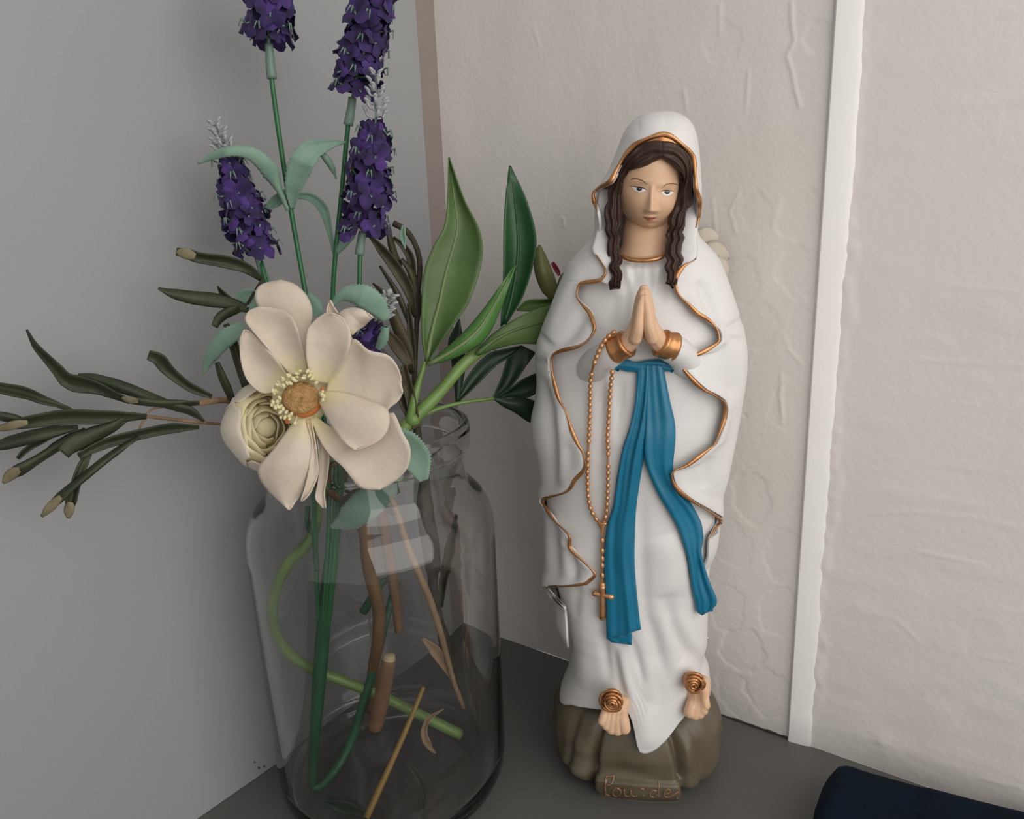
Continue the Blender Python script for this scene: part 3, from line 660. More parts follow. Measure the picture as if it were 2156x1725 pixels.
for pts in ([(1291, 737, -.0425), (1308, 730, -.0440), (1322, 722, -.0455)], [(1420, 732, -.0425), (1403, 727, -.0440), (1389, 720, -.0455)]):
    P = cr(np.array([spt(*p) for p in pts]), 12); R = np.array([.0076, .0079, .0078, .0076, .0074, .0073, .0072, .0072, .0072, .0073, .0074, .0066])
    tube('cuff', P, R, M['copper'], statue, k=28)
# ---- rosary
ros = obj('rosary', None, None, statue) if False else None
LST = [(1292, 700), (1276, 714), (1263, 735), (1253, 760), (1246, 785), (1243, 810), (1242, 860), (1240, 920), (1238, 960), (1237, 1000), (1238, 1040), (1243, 1070), (1253, 1090), (1263, 1103)]
RST = [(1289, 784), (1285, 820), (1282, 870), (1279, 920), (1280, 950), (1280, 1000), (1279, 1040), (1277, 1075), (1272, 1102)]
DST = [(1268, 1122), (1268, 1160), (1268, 1200), (1268, 1236)]
def rs(px, py, off): 
    p = SPs(px, py, fd, off); return p
sl_off = lambda y: .0022 + .0140 * float(sm(830, 758, y))
cg = []
for pl in (LST, RST, DST):
    P = np.array([rs(x, y, sl_off(y)) for x, y in cr(pl, 60)]); cg.append(tube_geo(P, .0007, 6))
rosary = obj('rosary', mesh('rosary', *join(cg)), M['copper2'], statue); tag(rosary, 'copper beaded rosary hanging at her side')
bead = mesh('bead', *ell_geo(np.zeros(3), (.00125, .00115, .00165), 10, 8)); bead.materials.append(M['copper2'])
big = mesh('bead', *ell_geo(np.zeros(3), (.0014, .0013, .0022), 10, 8)); big.materials.append(M['copper2'])
def bead_at(px, py, a, me=bead):
    o = obj('bead', me, None, rosary); p = rs(px, py, sl_off(py) + .0009); o.location = p; o.rotation_euler = (0, a, 0)
for pl, nb in ((LST, 34), (RST, 25)):
    C = cr(pl, nb); T = np.gradient(C, axis=0)
    for i in range(nb):
        if nb == 34 and i in (7, 20) or nb == 25 and i == 14: continue
        bead_at(C[i, 0], C[i, 1], math.atan2(T[i, 0], T[i, 1]) * -1)
for y_ in (1139, 1161, 1177, 1192, 1213): bead_at(1268, y_, 0, big)
spatch('medal', [(1257, 1102), (1262, 1112), (1267, 1126)], [(1279, 1102), (1274, 1112), (1269, 1126)], fd, M['copper2'], n=(10, 8), bulge=.0010, off=.0040, th=.0016, parent=rosary)
g = []
for a, b, r in (((1268, 1232), (1268, 1300), .0017), ((1253, 1250), (1287, 1257), .0015)):
    P = np.array([rs(*p, .0034) for p in cr([a, b], 10)]); rr = r * (1 + .25 * np.abs(np.linspace(-1, 1, 10)) ** 3); g.append(tube_geo(P, rr, 8)); g.append(ell_geo(P[0], (r * 1.25,) * 3, 8, 6)); g.append(ell_geo(P[-1], (r * 1.25,) * 3, 8, 6))
obj('cross', mesh('cross', *join(g)), M['copper2'], rosary)
# ---- feet with roses
def foot(heel, toes, name='foot'):
    g = []
    for pts, rad in toes:
        P = cr(np.array([spt(*p) for p in pts]), 10); R = np.interp(np.linspace(0, 1, 10), np.linspace(0, 1, len(rad)), rad)
        g += [tube_geo(P, R, 10), ell_geo(P[-1], (R[-1],) * 3, 10, 8), ell_geo(P[0], (R[0],) * 3, 10, 8)]
    return remeshed(name, join(g), .0005, M['skin'], statue, smooth=3)
ft = []
for i, (x0, y0, x1, y1, r) in enumerate([(1278, 1495, 1267, 1519, .0026), (1285, 1495, 1276, 1528, .0028), (1292, 1495, 1287, 1536, .0031), (1300, 1497, 1300, 1538, .0033), (1308, 1500, 1315, 1534, .0036)]):
    ft.append(([(x0 + 4, y0 - 20, -.040), (x0, y0, -.044), ((x0 + x1) / 2, (y0 + y1) / 2 - 2, -.0475), (x1, y1, -.0490)], [.0044, .0038, r * 1.02, r]))
foot(None, ft)
ft = []
for i, (x0, y0, x1, y1, r) in enumerate([(1460, 1474, 1452, 1500, .0036), (1466, 1470, 1463, 1505, .0034), (1472, 1468, 1473, 1503, .0031), (1478, 1464, 1481, 1496, .0029), (1482, 1460, 1486, 1486, .0027)]):
    ft.append(([(x0 - 2, y0 - 22, -.028), (x0, y0, -.033), ((x0 + x1) / 2, (y0 + y1) / 2, -.037), (x1, y1, -.0385)], [.0044, .0038, r * 1.02, r]))
foot(None, ft)
def rose(px, py, y, rpx, seed):
    r = np.random.default_rng(seed); c = spt(px, py, y); R = rpx * .00024; g = [ell_geo(c + np.array([0, .0022, 0]), (R * .92, .0042, R * .95), 20, 12)]
    for k in range(5):
        rad = R * (1.0, .82, .62, .42, .22)[k]; dep = -(0, .0016, .0026, .0033, .0036)[k]
        for q in range((4, 4, 3, 2, 1)[k]):
            a0 = r.random() * 6.3 + q * 6.28 / (4, 4, 3, 2, 1)[k]; span = 6.28 / (4, 4, 3, 2, 1)[k] * 1.12
            aa = np.linspace(a0, a0 + span, 12); rr = rad * (1 + .08 * np.sin(np.linspace(0, 3.1, 12)) + .05 * np.linspace(-1, 1, 12))
            P = np.stack([c[0] + rr * np.cos(aa), np.full(12, c[1] + dep) - .0005 * np.linspace(-1, 1, 12), c[2] + rr * np.sin(aa)], 1)
            g.append(tube_geo(P, np.interp(np.linspace(0, 1, 12), [0, .3, .7, 1], [.0004, .0010, .0010, .0004]), 6))
    obj('foot_rose', mesh('foot_rose', *join(g)), M['copper'], statue)
rose(1289, 1476, -.0475, 27, 3); rose(1459, 1438, -.0365, 25, 5)
# ---- rock base
RO = [(1490, 1180, 1498), (1500, 1178, 1504), (1530, 1172, 1510), (1560, 1171, 1513), (1590, 1172, 1514), (1615, 1175, 1513), (1635, 1184, 1508), (1655, 1200, 1500)]
rzv = np.array([0, .004, .010, .018, .028, .038, .044])[::1]
def rock_w(z): return np.interp(z, [0, .005, .014, .026, .040, .052], [.0455, .0495, .0525, .0520, .0500, .0480])
NZr, NA = 90, 260
an = np.linspace(0, 2 * np.pi, NA, endpoint=False); s, co = np.sin(an), np.cos(an)
_q = np.linspace(0, np.pi / 2, 34)
zs = np.r_[np.linspace(0, .030, 40), .030 + .024 * np.sin(_q)[1:], np.full(17, .054)]
shrink = np.r_[np.ones(40), .52 + .48 * np.cos(_q)[1:] ** .8, np.linspace(.52, 0, 18)[1:]]
V = []
gv = np.random.default_rng(11); lob = [(gv.random() * 6.28, gv.random() * .045, .15 + gv.random() * .40, .005 + gv.random() * .010, (gv.random() - .40) * .010) for _ in range(34)]
for i in range(NZr):
    z = zs[i]; w = rock_w(z); d = np.interp(z, [0, .01, .03, .046], [.0360, .0385, .0400, .0405])
    pw = 2.6; uu = -w * np.sign(s) * np.abs(s) ** (2 / pw); yy = -d * np.sign(co) * np.abs(co) ** (2 / pw)
    ang = np.arctan2(-uu, -yy)              # 0 in front, + to the left
    r = np.ones(NA)
    ux = uu / .052
    fr = (yy < 0)
    for g0, wd, dp in ((-.52, .050, .17), (.54, .050, .16), (-.80, .05, .05), (.80, .06, .05)):   # clefts left and right of the front block
        lean = g0 + (.03 if g0 < 0 else -.10) * (z / .046)
        r -= dp * np.exp(-((ux - lean) / wd) ** 2) * fr * (1 - .45 * sm(.02, .046, z))
    blk = fr * sm(-.54, -.48, ux) * sm(.56, .50, ux); r += blk * (.055 * sm(.046, .016, z) + .07 * sm(.0185, .0155, z))
    r -= blk * .06 * sm(.016, .022, z) * sm(.03, .022, z) * np.exp(-((ux + .1) / .3) ** 2)
    dz_ = np.zeros(NA)
    for a0, z0, wa, wz, hh in lob:
        da = np.angle(np.exp(1j * (ang - a0))); r += hh / .05 * np.exp(-np.abs(da / wa) ** 3 - np.abs((z - z0) / wz) ** 3) * .9 * (1 - .85 * blk) * sm(-.002, .012, z)
    top = 0
    rr = r * shrink[i]
    rnd = 1 - (.05 + .13 * (1 - blk)) * sm(.010, 0, z) ** 2
    zz = z + (.006 * sm(.35, .9, -ux) + .004 * sm(.5, .9, ux)) * sm(.01, .046, z) + .0012 * np.sin(ang * 5 + 1) * sm(.02, .04, z)
    for j in range(NA): V.append((uu[j] * rr[j] * rnd[j], yy[j] * rr[j] * rnd[j], zz[j]))
rock = obj('rock_base', mesh('rock_base', V, gridf(NZr, NA, True) + [tuple(range(NA))]), M['rock'], statue); outward(rock)
tag(rock, 'olive brown rock base with incised place name')
RV = np.array(V).reshape(NZr, NA, 3)
def rock_front(px, py):
    p = None; y = -.04
    Fv = RV[:50][:, RV[20, :, 1] < 0].reshape(-1, 3)
    for _ in range(6):
        u, z = SP(px, py, y); dd = np.hypot(Fv[:, 0] - u, Fv[:, 2] - z); k = np.argsort(dd)[:6]; w = 1 / (dd[k] + 1e-5); y = float((Fv[k, 1] * w).sum() / w.sum())
    return np.array([u, y, z])
k_ = 380 / 2156
LT = [[(650, 540), (655, 470), (690, 435), (735, 440), (745, 480), (715, 520), (665, 530)], [(665, 470), (645, 560), (655, 620), (620, 660), (590, 650)], [(650, 640), (680, 645), (705, 662)],
      [(830, 590), (785, 565), (745, 590), (735, 630), (770, 660), (815, 650), (832, 610), (828, 585)], [(875, 580), (878, 640), (905, 660), (945, 650), (958, 590), (962, 640), (990, 660), (1035, 655)],
      [(1065, 580), (1090, 572), (1110, 590)], [(1095, 650), (1110, 655)], [(1265, 600), (1215, 590), (1180, 625), (1195, 665), (1240, 670), (1270, 640)], [(1285, 500), (1290, 560), (1280, 640), (1295, 665)],
      [(1345, 640), (1400, 625), (1425, 600), (1400, 580), (1360, 600), (1345, 645), (1385, 675), (1440, 660), (1500, 620)], [(1500, 620), (1525, 612), (1545, 650), (1525, 690), (1505, 682)]]
g = []
for st in LT:
    P = cr(st, len(st) * 5); P3 = np.array([rock_front(1160 + x * k_, 1560 + y * k_) for x, y in P]); P3[:, 1] -= .0001
    g.append(tube_geo(P3, .00050, 6))
obj('lettering', mesh('lettering', *join(g)), M['letter'], rock)

# ================================================================== the glass jar
JC = np.array([-.0855, .418, 0])
jar = thing('glass_jar', 'clear wide mouthed glass jar holding the flower stems', 'jar', tuple(JC))
prof = [(.0, .0025), (.040, .0025), (.052, .0008), (.058, .0), (.064, .0022), (.0685, .0075), (.0713, .015), (.0722, .026), (.0722, .172), (.0716, .181), (.0695, .188), (.066, .194), (.0618, .1985), (.0582, .2025), (.0566, .207),
        (.0562, .213), (.0563, .2215), (.0578, .2232), (.0600, .2245), (.0610, .2275), (.0610, .2355), (.0600, .2385), (.0582, .2395), (.0556, .2390), (.0542, .2370), (.0538, .232), (.0537, .208), (.0556, .2025), (.0600, .1965), (.0648, .1905),
        (.0680, .184), (.0694, .176), (.0697, .168), (.0697, .026), (.0685, .017), (.0650, .0115), (.058, .0085), (.04, .0075), (.0, .0075)]
PV = np.array(prof); 
V, F = lathe_geo([tuple(p) for p in PV], 128)
o = obj('glass', mesh('glass', V, F), M['glass'], jar)

# ================================================================== plants
def Qs(pts, Y):
    Y = np.broadcast_to(np.asarray(Y, float), (len(pts),)) if np.ndim(Y) == 0 else np.interp(np.linspace(0, 1, len(pts)), np.linspace(0, 1, len(Y)), Y)
    return np.array([Q(p[0], p[1], y) for p, y in zip(pts, Y)])
def pxm(Y): return Y / FPX * .97              # metres per photo pixel at depth Y
def ptube(name, pts, Y, rpx, material, parent, n=30, k=10):
    if np.size(Y) == len(pts):
        C3 = cr([(a, b, y * 2000) for (a, b), y in zip(pts, Y)], n); C = C3[:, :2]; P = np.array([Q(a, b, y / 2000) for a, b, y in C3])
    else: C = cr(pts, n); P = Qs(C, Y)
    Ym = float(np.mean(Y)); R = np.interp(np.linspace(0, 1, n), np.linspace(0, 1, np.size(rpx)), np.atleast_1d(rpx)) * pxm(Ym)
    return tube(name, P, R, material, parent, k)
def patch(name, L, R, Y, material, parent, n=(26, 11), cup=.0, tilt=0.0, ruffle=0.0, th=.0007, seed=0, two=None):
    nt_, ns = n; A, B = (np.asarray(L), np.asarray(R)) if len(L) == nt_ else (cr(L, nt_), cr(R, nt_)); V = []; r = np.random.default_rng(seed); p1, p2 = r.random(2) * 6.3
    Yv = np.interp(np.linspace(0, 1, nt_), np.linspace(0, 1, np.size(Y)), np.atleast_1d(Y))
    for i in range(nt_):
        t = i / (nt_ - 1)
        for j in range(ns):
            s = j / (ns - 1); x, y = A[i] + (B[i] - A[i]) * s
            e = 2 * s - 1
            yy = Yv[i] + cup * (1 - e * e) * math.sin(math.pi * min(1, t * .9 + .1)) + tilt * e + ruffle * (abs(e) ** 2 * .7 + t ** 3 * .5) * math.sin(7 * t + p1 + 3 * e) 
            V.append(Q(x, y, yy))
    o = obj(name, mesh(name, V, gridf(nt_, ns)), material, parent)
    at = o.data.attributes.new('along', 'FLOAT', 'POINT'); at.data.foreach_set('value', np.repeat(np.linspace(0, 1, nt_), ns).astype(np.float32))
    if sum(p.normal.y for p in o.data.polygons) > 0: o.data.flip_normals()
    solid(o, th, 0); return o
def leaf(name, ctr, wpx, Y, material, parent, prof=None, n=26, cup=.0015, tilt=0.0, serr=0, th=.0006, seed=0):
    C = cr(ctr, n); T = np.gradient(C, axis=0); T /= np.linalg.norm(T, axis=1)[:, None] + 1e-9; Nn = np.stack([-T[:, 1], T[:, 0]], 1)
    t = np.linspace(0, 1, n); pr = np.interp(t, np.linspace(0, 1, len(prof)), prof) if prof else np.sin(np.pi * np.clip(t, .02, .98)) ** .7
    w = wpx * pr / 2
    if serr: w = w * (1 + serr * (np.arange(n) % 2 - .5))
    return patch(name, C - Nn * w[:, None], C + Nn * w[:, None], Y, material, parent, n=(n, 7), cup=cup, tilt=tilt, th=th, seed=seed, ruffle=.0004)

# ---- white blossom in front of the jar
wf = thing('white_blossom', 'large open cream white flower with ochre centre leaning over the jar rim', 'flower', tuple(Q(640, 860, .36)))
def local(o, root):                           # keep world shape while parented to a placed root
    pass
bpy.context.view_layer.update()
def root_at(r):
    def fix():
        bpy.context.view_layer.update(); inv = r.matrix_world.inverted()
        for c in r.children: c.matrix_parent_inverse = inv
    return fix
fixers = [root_at(wf)]
petals = [
    ([(637, 800), (585, 700), (548, 655), (537, 622), (550, 600), (590, 590)], [(650, 800), (648, 720), (658, 662), (647, 625), (622, 600), (592, 590)], [.357, .366, .374], -.004),
    ([(700, 720), (690, 680), (688, 655), (692, 640), (695, 632)], [(745, 720), (730, 690), (715, 665), (706, 650), (696, 632)], [.352, .356, .358], .002),
    ([(735, 700), (712, 668), (725, 652), (750, 649), (768, 655), (785, 668)], [(742, 705), (748, 700), (755, 694), (765, 688), (776, 678), (786, 669)], [.350, .352, .347], -.005),
    ([(660, 885), (668, 930), (672, 980), (668, 1020), (664, 1050), (680, 1070)], [(668, 885), (685, 925), (693, 955), (690, 1000), (683, 1035), (686, 1070)], [.354, .354, .356], .003),
    ([(592, 818), (571, 827), (548, 826), (521, 801), (507, 760), (505, 717), (514, 694)], [(605, 790), (585, 760), (565, 737), (548, 718), (536, 706), (525, 698), (516, 694)], [.355, .352, .356], .004),
    ([(612, 790), (590, 765), (560, 730), (530, 695), (516, 674), (524, 655), (548, 646)], [(648, 785), (640, 745), (630, 705), (618, 672), (600, 655), (575, 648), (550, 646)], [.354, .352, .358], .004),
    ([(660, 875), (705, 905), (760, 925), (805, 900), (825, 866), (848, 912), (864, 945), (858, 985), (830, 1014), (800, 1031)], [(655, 884), (672, 925), (692, 956), (722, 984), (741, 1008), (752, 1022), (765, 1029), (780, 1031), (790, 1031), (799, 1031)], [.353, .348, .342, .345], .003),
    ([(692, 802), (716, 774), (742, 715), (776, 738), (817, 749), (840, 780), (848, 824)], [(684, 832), (725, 842), (765, 862), (800, 880), (822, 858), (838, 845), (848, 827)], [.352, .346, .344], .004),
    ([(682, 824), (725, 828), (775, 842), (815, 862), (818, 900), (796, 930), (750, 948)], [(672, 846), (684, 872), (698, 898), (712, 918), (725, 932), (736, 941), (748, 948)], [.352, .343, .338], -.003),
    ([(656, 802), (645, 754), (647, 698), (660, 678), (682, 661), (700, 660)], [(690, 808), (716, 774), (735, 735), (738, 698), (724, 672), (702, 660)], [.352, .346, .345], .004),
    ([(625, 880), (609, 901), (577, 945), (546, 982), (546, 1005), (566, 1034), (608, 1074)], [(652, 882), (659, 930), (655, 970), (648, 1005), (640, 1030), (628, 1050), (610, 1074)], [.353, .347, .346], -.004),
    ([(645, 884), (657, 930), (652, 975), (646, 1010), (636, 1045), (634, 1056)], [(655, 882), (664, 930), (670, 975), (668, 1005), (652, 1040), (636, 1056)], [.352, .345, .344], .002)]
for k, (L, R, Y, cup) in enumerate(petals):
    patch('petal', L, R, Y, M['petal_w'], wf, n=(34, 17), cup=cup, ruffle=.0014, th=.0006, seed=k)
DC = Q(634, 838, .351)
vd = -(DC - CAM) / np.linalg.norm(DC - CAM)
Mv = np.array(Vector(vd).to_track_quat('Z', 'Y').to_matrix())
V, F = ell_geo(DC, (.0086, .0078, .0050), 40, 24, Mv); V = [v + vd * .0003 * random.uniform(-1, 1) for v in V]
obj('disc', mesh('disc', V, F), M['disc'], wf)
obj('disc_rim', mesh('disc_rim', *ell_geo(DC - vd * .0020 + Mv @ np.array([.001, -.0016, 0]), (.0086, .0079, .0040), 32, 16, Mv)), M['rust'], wf)
obj('receptacle', mesh('receptacle', *ell_geo(DC - vd * .0065, (.0135, .0135, .0045), 28, 14, Mv)), M['petal_base'], wf)
fil = []
for k in range(62):
    a = math.radians(random.uniform(62, 262) if k < 54 else random.uniform(-10, 60)); rr = random.uniform(.94, 1.5) if k < 54 else random.uniform(.95, 1.15)
    px, py = 634 + 43 * rr * math.cos(a), 838 - 40 * rr * math.sin(a)
    p = Q(px, py, .3455 + random.uniform(-.002, .002)); b0 = Q(634 + 36 * math.cos(a), 838 - 34 * math.sin(a), .352)
    fil.append(tube_geo(cr([b0, (b0 + p) / 2 + vd * .001, p], 6), .00022, 5))
    o = obj('stamen', bpy.data.meshes.get('stamen_tip') or mesh('stamen_tip', *ell_geo(np.zeros(3), (.00085, .0007, .00125), 8, 6)), M['stamen'], wf)
    o.location = p; o.rotation_euler = (random.random(), a + random.uniform(-.6, .6), random.random())
obj('filaments', mesh('filaments', *join(fil)), M['stamen'], wf)
for px, py, r in ((679, 821, 6), (604, 886, 7)):
    obj('rust_spot', mesh('rust_spot', *ell_geo(Q(px, py, .3475), (r * pxm(.35) * .8, .0006, r * pxm(.35)), 12, 8)), M['rust'], wf)
ptube('stem', [(640, 850), (680, 960), (672, 1060), (655, 1140), (612, 1180), (582, 1235), (570, 1300), (590, 1360), (645, 1405), (720, 1435), (800, 1466), (870, 1500), (972, 1550)], [.358, .372, .39, .395, .40, .40, .40, .405, .41, .415, .42, .425, .43], [9, 10, 11, 12, 13, 14, 14, 14, 13, 13, 13, 14, 15], M['lime'], wf, n=80, k=14)

# ---- ranunculus
ra = thing('ranunculus', 'pale yellow ruffled ranunculus tucked behind the open flower', 'flower', tuple(Q(545, 900, .372)))
fixers.append(root_at(ra))
RC = Q(553, 900, .374); ax = Vector(-(RC - CAM)).normalized() + Vector((.36, .0, -.02)); ax.normalize()
Mr = np.array(ax.to_track_quat('Z', 'Y').to_matrix())
def cup_petal(rad, a0, half, p0, p1, material, sc=(1, 1, 1), k=0):
    n1, n2 = 12, 15; V = []
    for i in range(n1):
        t = i / (n1 - 1)
        for j in range(n2):
            e = 2 * j / (n2 - 1) - 1; p = math.radians(p1 + (p0 - p1) * t + (8 * e * e if t > .5 else 0) * (t - .5) * 2); a = a0 + half * e * (.75 + .25 * math.sin(math.pi * min(1, t + .2)))
            r = rad * (1 + .04 * math.sin(5 * e + k)) * (1 + .05 * t)
            v = np.array([r * math.sin(p) * math.cos(a), r * math.sin(p) * math.sin(a), r * math.cos(p)]) * sc
            V.append(RC + Mr @ v)
    o = obj('petal', mesh('petal', V, gridf(n1, n2)), material, ra); solid(o, .0004, 0)
for k, (rad, p0, cnt) in enumerate([(.0190, 52, 4), (.0176, 50, 4), (.0160, 50, 4), (.0143, 48, 4), (.0124, 46, 3), (.0103, 42, 3), (.0080, 36, 3)]):
    for q in range(cnt):
        cup_petal(rad, q * 6.283 / cnt + k * .7, 6.283 / cnt * .62, p0 + 6 * math.sin(q * 2.3 + k), 125, M['petal'] if k < 1 else M['petal_y'], (1, 1.12, 1.0), k + q)
obj('core', mesh('core', *ell_geo(RC + Mr @ np.array([0, 0, .0035]), (.0055, .0055, .0045), 20, 12, Mr)), M['petal_y'], ra)
ptube('stem', [(560, 905), (640, 960), (720, 1040), (765, 1110), (778, 1200), (797, 1280), (796, 1350), (786, 1410), (778, 1500)], [.38, .385, .392, .40, .405, .41, .415, .42, .425], [8, 9, 12, 16, 17, 16, 16, 15, 13], M['amber'], ra, n=60)

# ---- lavender bunch
lv = thing('lavender_bunch', 'artificial purple lavender bunch on green plastic stems', 'flowers', tuple(Q(690, 1300, .40)))
fixers.append(root_at(lv))
nf = 24; V = [(0, 0, 0)]; F = []
for ring, (rr, zz) in enumerate(((.32, .34), (.72, .40), (1.0, .30))):
    for j in range(nf):
        a = 2 * math.pi * j / nf; lobe = abs(math.cos(2.0 * a)) ** .5; k = (.0, .30, .46)[ring]
        r = rr * (1 - k + k * lobe) * (1 + .06 * math.sin(7 * a + ring)); V.append((r * math.cos(a), r * math.sin(a), zz + (0, .08, .22)[ring] * math.sin(2 * a + 1) + (0, .05, .10)[ring] * math.sin(9 * a)))
for j in range(nf):
    k = (j + 1) % nf; F.append((0, 1 + j, 1 + k))
    for q in (0, 1): F.append((1 + q * nf + j, 1 + (q + 1) * nf + j, 1 + (q + 1) * nf + k, 1 + q * nf + k))
flo = mesh('floret', np.array(V) * .0082, F); flo.materials.append(M['purple'])
def sprig(axis, Y, t0, t1, tiers, rad, stem_pts, stemY, collar=None, tip=True, seed=0, per=6, srad=5.2):
    r = np.random.default_rng(seed)
    st = ptube('sprig', stem_pts, stemY, srad, M['stemgreen'], lv, n=40)
    C = cr(axis, 60); P = Qs(C, Y)
    ptube('spike_axis', axis, Y, [1.2, 2.2, 3.0, 3.6], M['mintstem'], st, n=30, k=8)
    if collar: ptube('collar', collar, stemY[0] if np.ndim(stemY) else stemY, [8, 8.5, 9.5, 10], M['mintstem'], st, n=10)
    g = []
    for i in range(tiers):
        t = t0 + (t1 - t0) * i / (tiers - 1); k = int(t * 59); c = P[k]; Tn = P[min(59, k + 1)] - P[max(0, k - 1)]; Tn /= np.linalg.norm(Tn)
        e1 = np.cross(Tn, [0, 1, 0]); e1 /= np.linalg.norm(e1); e2 = np.cross(Tn, e1)
        grow = .62 + .38 * sm(0, .35, i / (tiers - 1))
        n_ = per if i else per - 1
        for q in range(n_):
            a = 2 * math.pi * (q + .5 * (i % 2)) / n_ + r.uniform(-.25, .25); dr = math.cos(a) * e1 + math.sin(a) * e2
            R = rad * grow * r.uniform(.70, 1.22); p = c + dr * R + Tn * r.uniform(-.0035, .0035)
            o = obj('floret', flo, None, st); d = Vector(dr * .9 - Tn * r.uniform(-.1, .6))
            o.matrix_world = Matrix.LocRotScale(Vector(p - dr * .003), d.to_track_quat('Z', 'Y') @ Matrix.Rotation(r.uniform(0, 6), 3, 'Z').to_quaternion(), Vector((1, 1, 1)) * float(grow * r.uniform(.70, 1.10)))
            g.append(tube_geo(cr([c - Tn * -.002, c + dr * R * .6 + Tn * .001, p], 5), .0005, 5))
            if q % 2 == i % 2:
                q0 = p + dr * .0005
                for w in (-1, 1): g.append(tube_geo(np.array([q0, q0 + dr * .0022 - Tn * .0015 + np.cross(dr, Tn) * .0007 * w, q0 + dr * .003 + Tn * .002 + np.cross(dr, Tn) * .0014 * w]), [.0005, .0005, .0002], 5))
    obj('stamens', mesh('stamens', *join(g)), M['mintstem'], st)
    if tip:
        g = []
        for i in range(7):
            t = t0 * (.05 + .95 * i / 7); k = int(t * 59); c = P[k]; Tn = P[k + 1] - P[k]; Tn /= np.linalg.norm(Tn); e1 = np.cross(Tn, [0, 1, 0]); e1 /= np.linalg.norm(e1); e2 = np.cross(Tn, e1)
            for q in range(3):
                a = q * 2.094 + i * .9; dr = math.cos(a) * e1 + math.sin(a) * e2; L = .0026 + .0040 * i / 7
                p1 = c + dr * L * .7 + Tn * L * -.15; p2 = c + dr * L * 1.0 - Tn * L * .75
                g.append(tube_geo(np.array([c, p1, p2]), [.0004, .0006, .0009], 6)); g.append(ell_geo(p2, (.0013, .0008, .0019), 8, 6, np.array((Vector(dr * .8 - Tn * .6)).to_track_quat('Z', 'Y').to_matrix())))
        obj('buds', mesh('buds', *join(g)), M['bud'], st)
    return st
SPR = []
SPR.append(sprig([(454, 264), (472, 310), (490, 355), (508, 430), (530, 505), (543, 545)], .405, .30, .93, 7, .0090, [(547, 545), (560, 592), (590, 700), (640, 900), (660, 1000), (664, 1100), (668, 1250), (672, 1350)], [.405, .395, .385, .375, .385, .395, .40], [(543, 540), (549, 560), (555, 580), (562, 600)], seed=1))
SPR.append(sprig([(585, -190), (578, -100), (570, -20), (566, 60), (566, 95)], .415, .30, .92, 8, .0098, [(568, 95), (572, 165), (590, 300), (612, 440), (640, 600), (665, 760), (690, 950), (694, 1050), (688, 1200), (678, 1350)], [.415, .415, .415, .415, .41, .40, .39, .39, .40], [(566, 92), (568, 118), (570, 142), (573, 166)], tip=False, seed=2))
SPR.append(sprig([(830, -130), (808, -60), (785, 20), (762, 110), (741, 212)], .415, .18, .93, 9, .0098, [(741, 205), (733, 262), (720, 400), (706, 540), (700, 640), (700, 800), (706, 950), (706, 1060), (694, 1220), (682, 1350)], [.415, .415, .415, .415, .41, .40, .39, .39, .40], [(742, 205), (740, 225), (737, 243), (733, 264)], tip=False, seed=3))
SPR.append(sprig([(790, 158), (792, 210), (790, 265), (782, 330), (772, 420), (762, 498)], .402, .32, .94, 7, .0096, [(762, 490), (758, 540), (756, 620), (745, 750), (725, 900), (716, 1000), (712, 1080), (700, 1220), (686, 1350)], [.402, .402, .40, .40, .395, .39, .39, .39, .40], [(763, 488), (761, 502), (759, 518), (757, 536)], seed=4))
SPR.append(sprig([(822, 622), (808, 650), (790, 690), (772, 735), (760, 770)], .385, .45, .85, 3, .0060, [(762, 765), (745, 820), (725, 920), (718, 1010), (715, 1100), (702, 1230), (688, 1350)], [.385, .385, .39, .392, .395, .40], tip=True, seed=6, per=4))
for s_ in SPR: s_['label'] = 'lavender spike with violet florets on a green stem'
ptube('main_stem', [(690, 1180), (684, 1280), (676, 1380), (666, 1500), (658, 1600), (655, 1645), (664, 1662), (700, 1630), (738, 1565), (765, 1480), (790, 1400), (812, 1310), (835, 1225)], [.40, .40, .40, .395, .395, .395, .395, .40, .41, .415, .42, .425, .43], [8, 16, 17, 17, 15, 13, 12, 12, 12, 12, 11, 10, 9], M['darkstem'], lv, n=90, k=14)
ptube('side_shoot', [(765, 1290), (785, 1255), (800, 1230), (820, 1215)], .425, [11, 10, 9, 6], M['darkstem'], lv, n=20)
ptube('side_shoot', [(650, 1062), (648, 1095), (652, 1120), (662, 1135), (668, 1200)], .392, [6, 6, 7, 6, 6], M['darkstem'], lv, n=24)
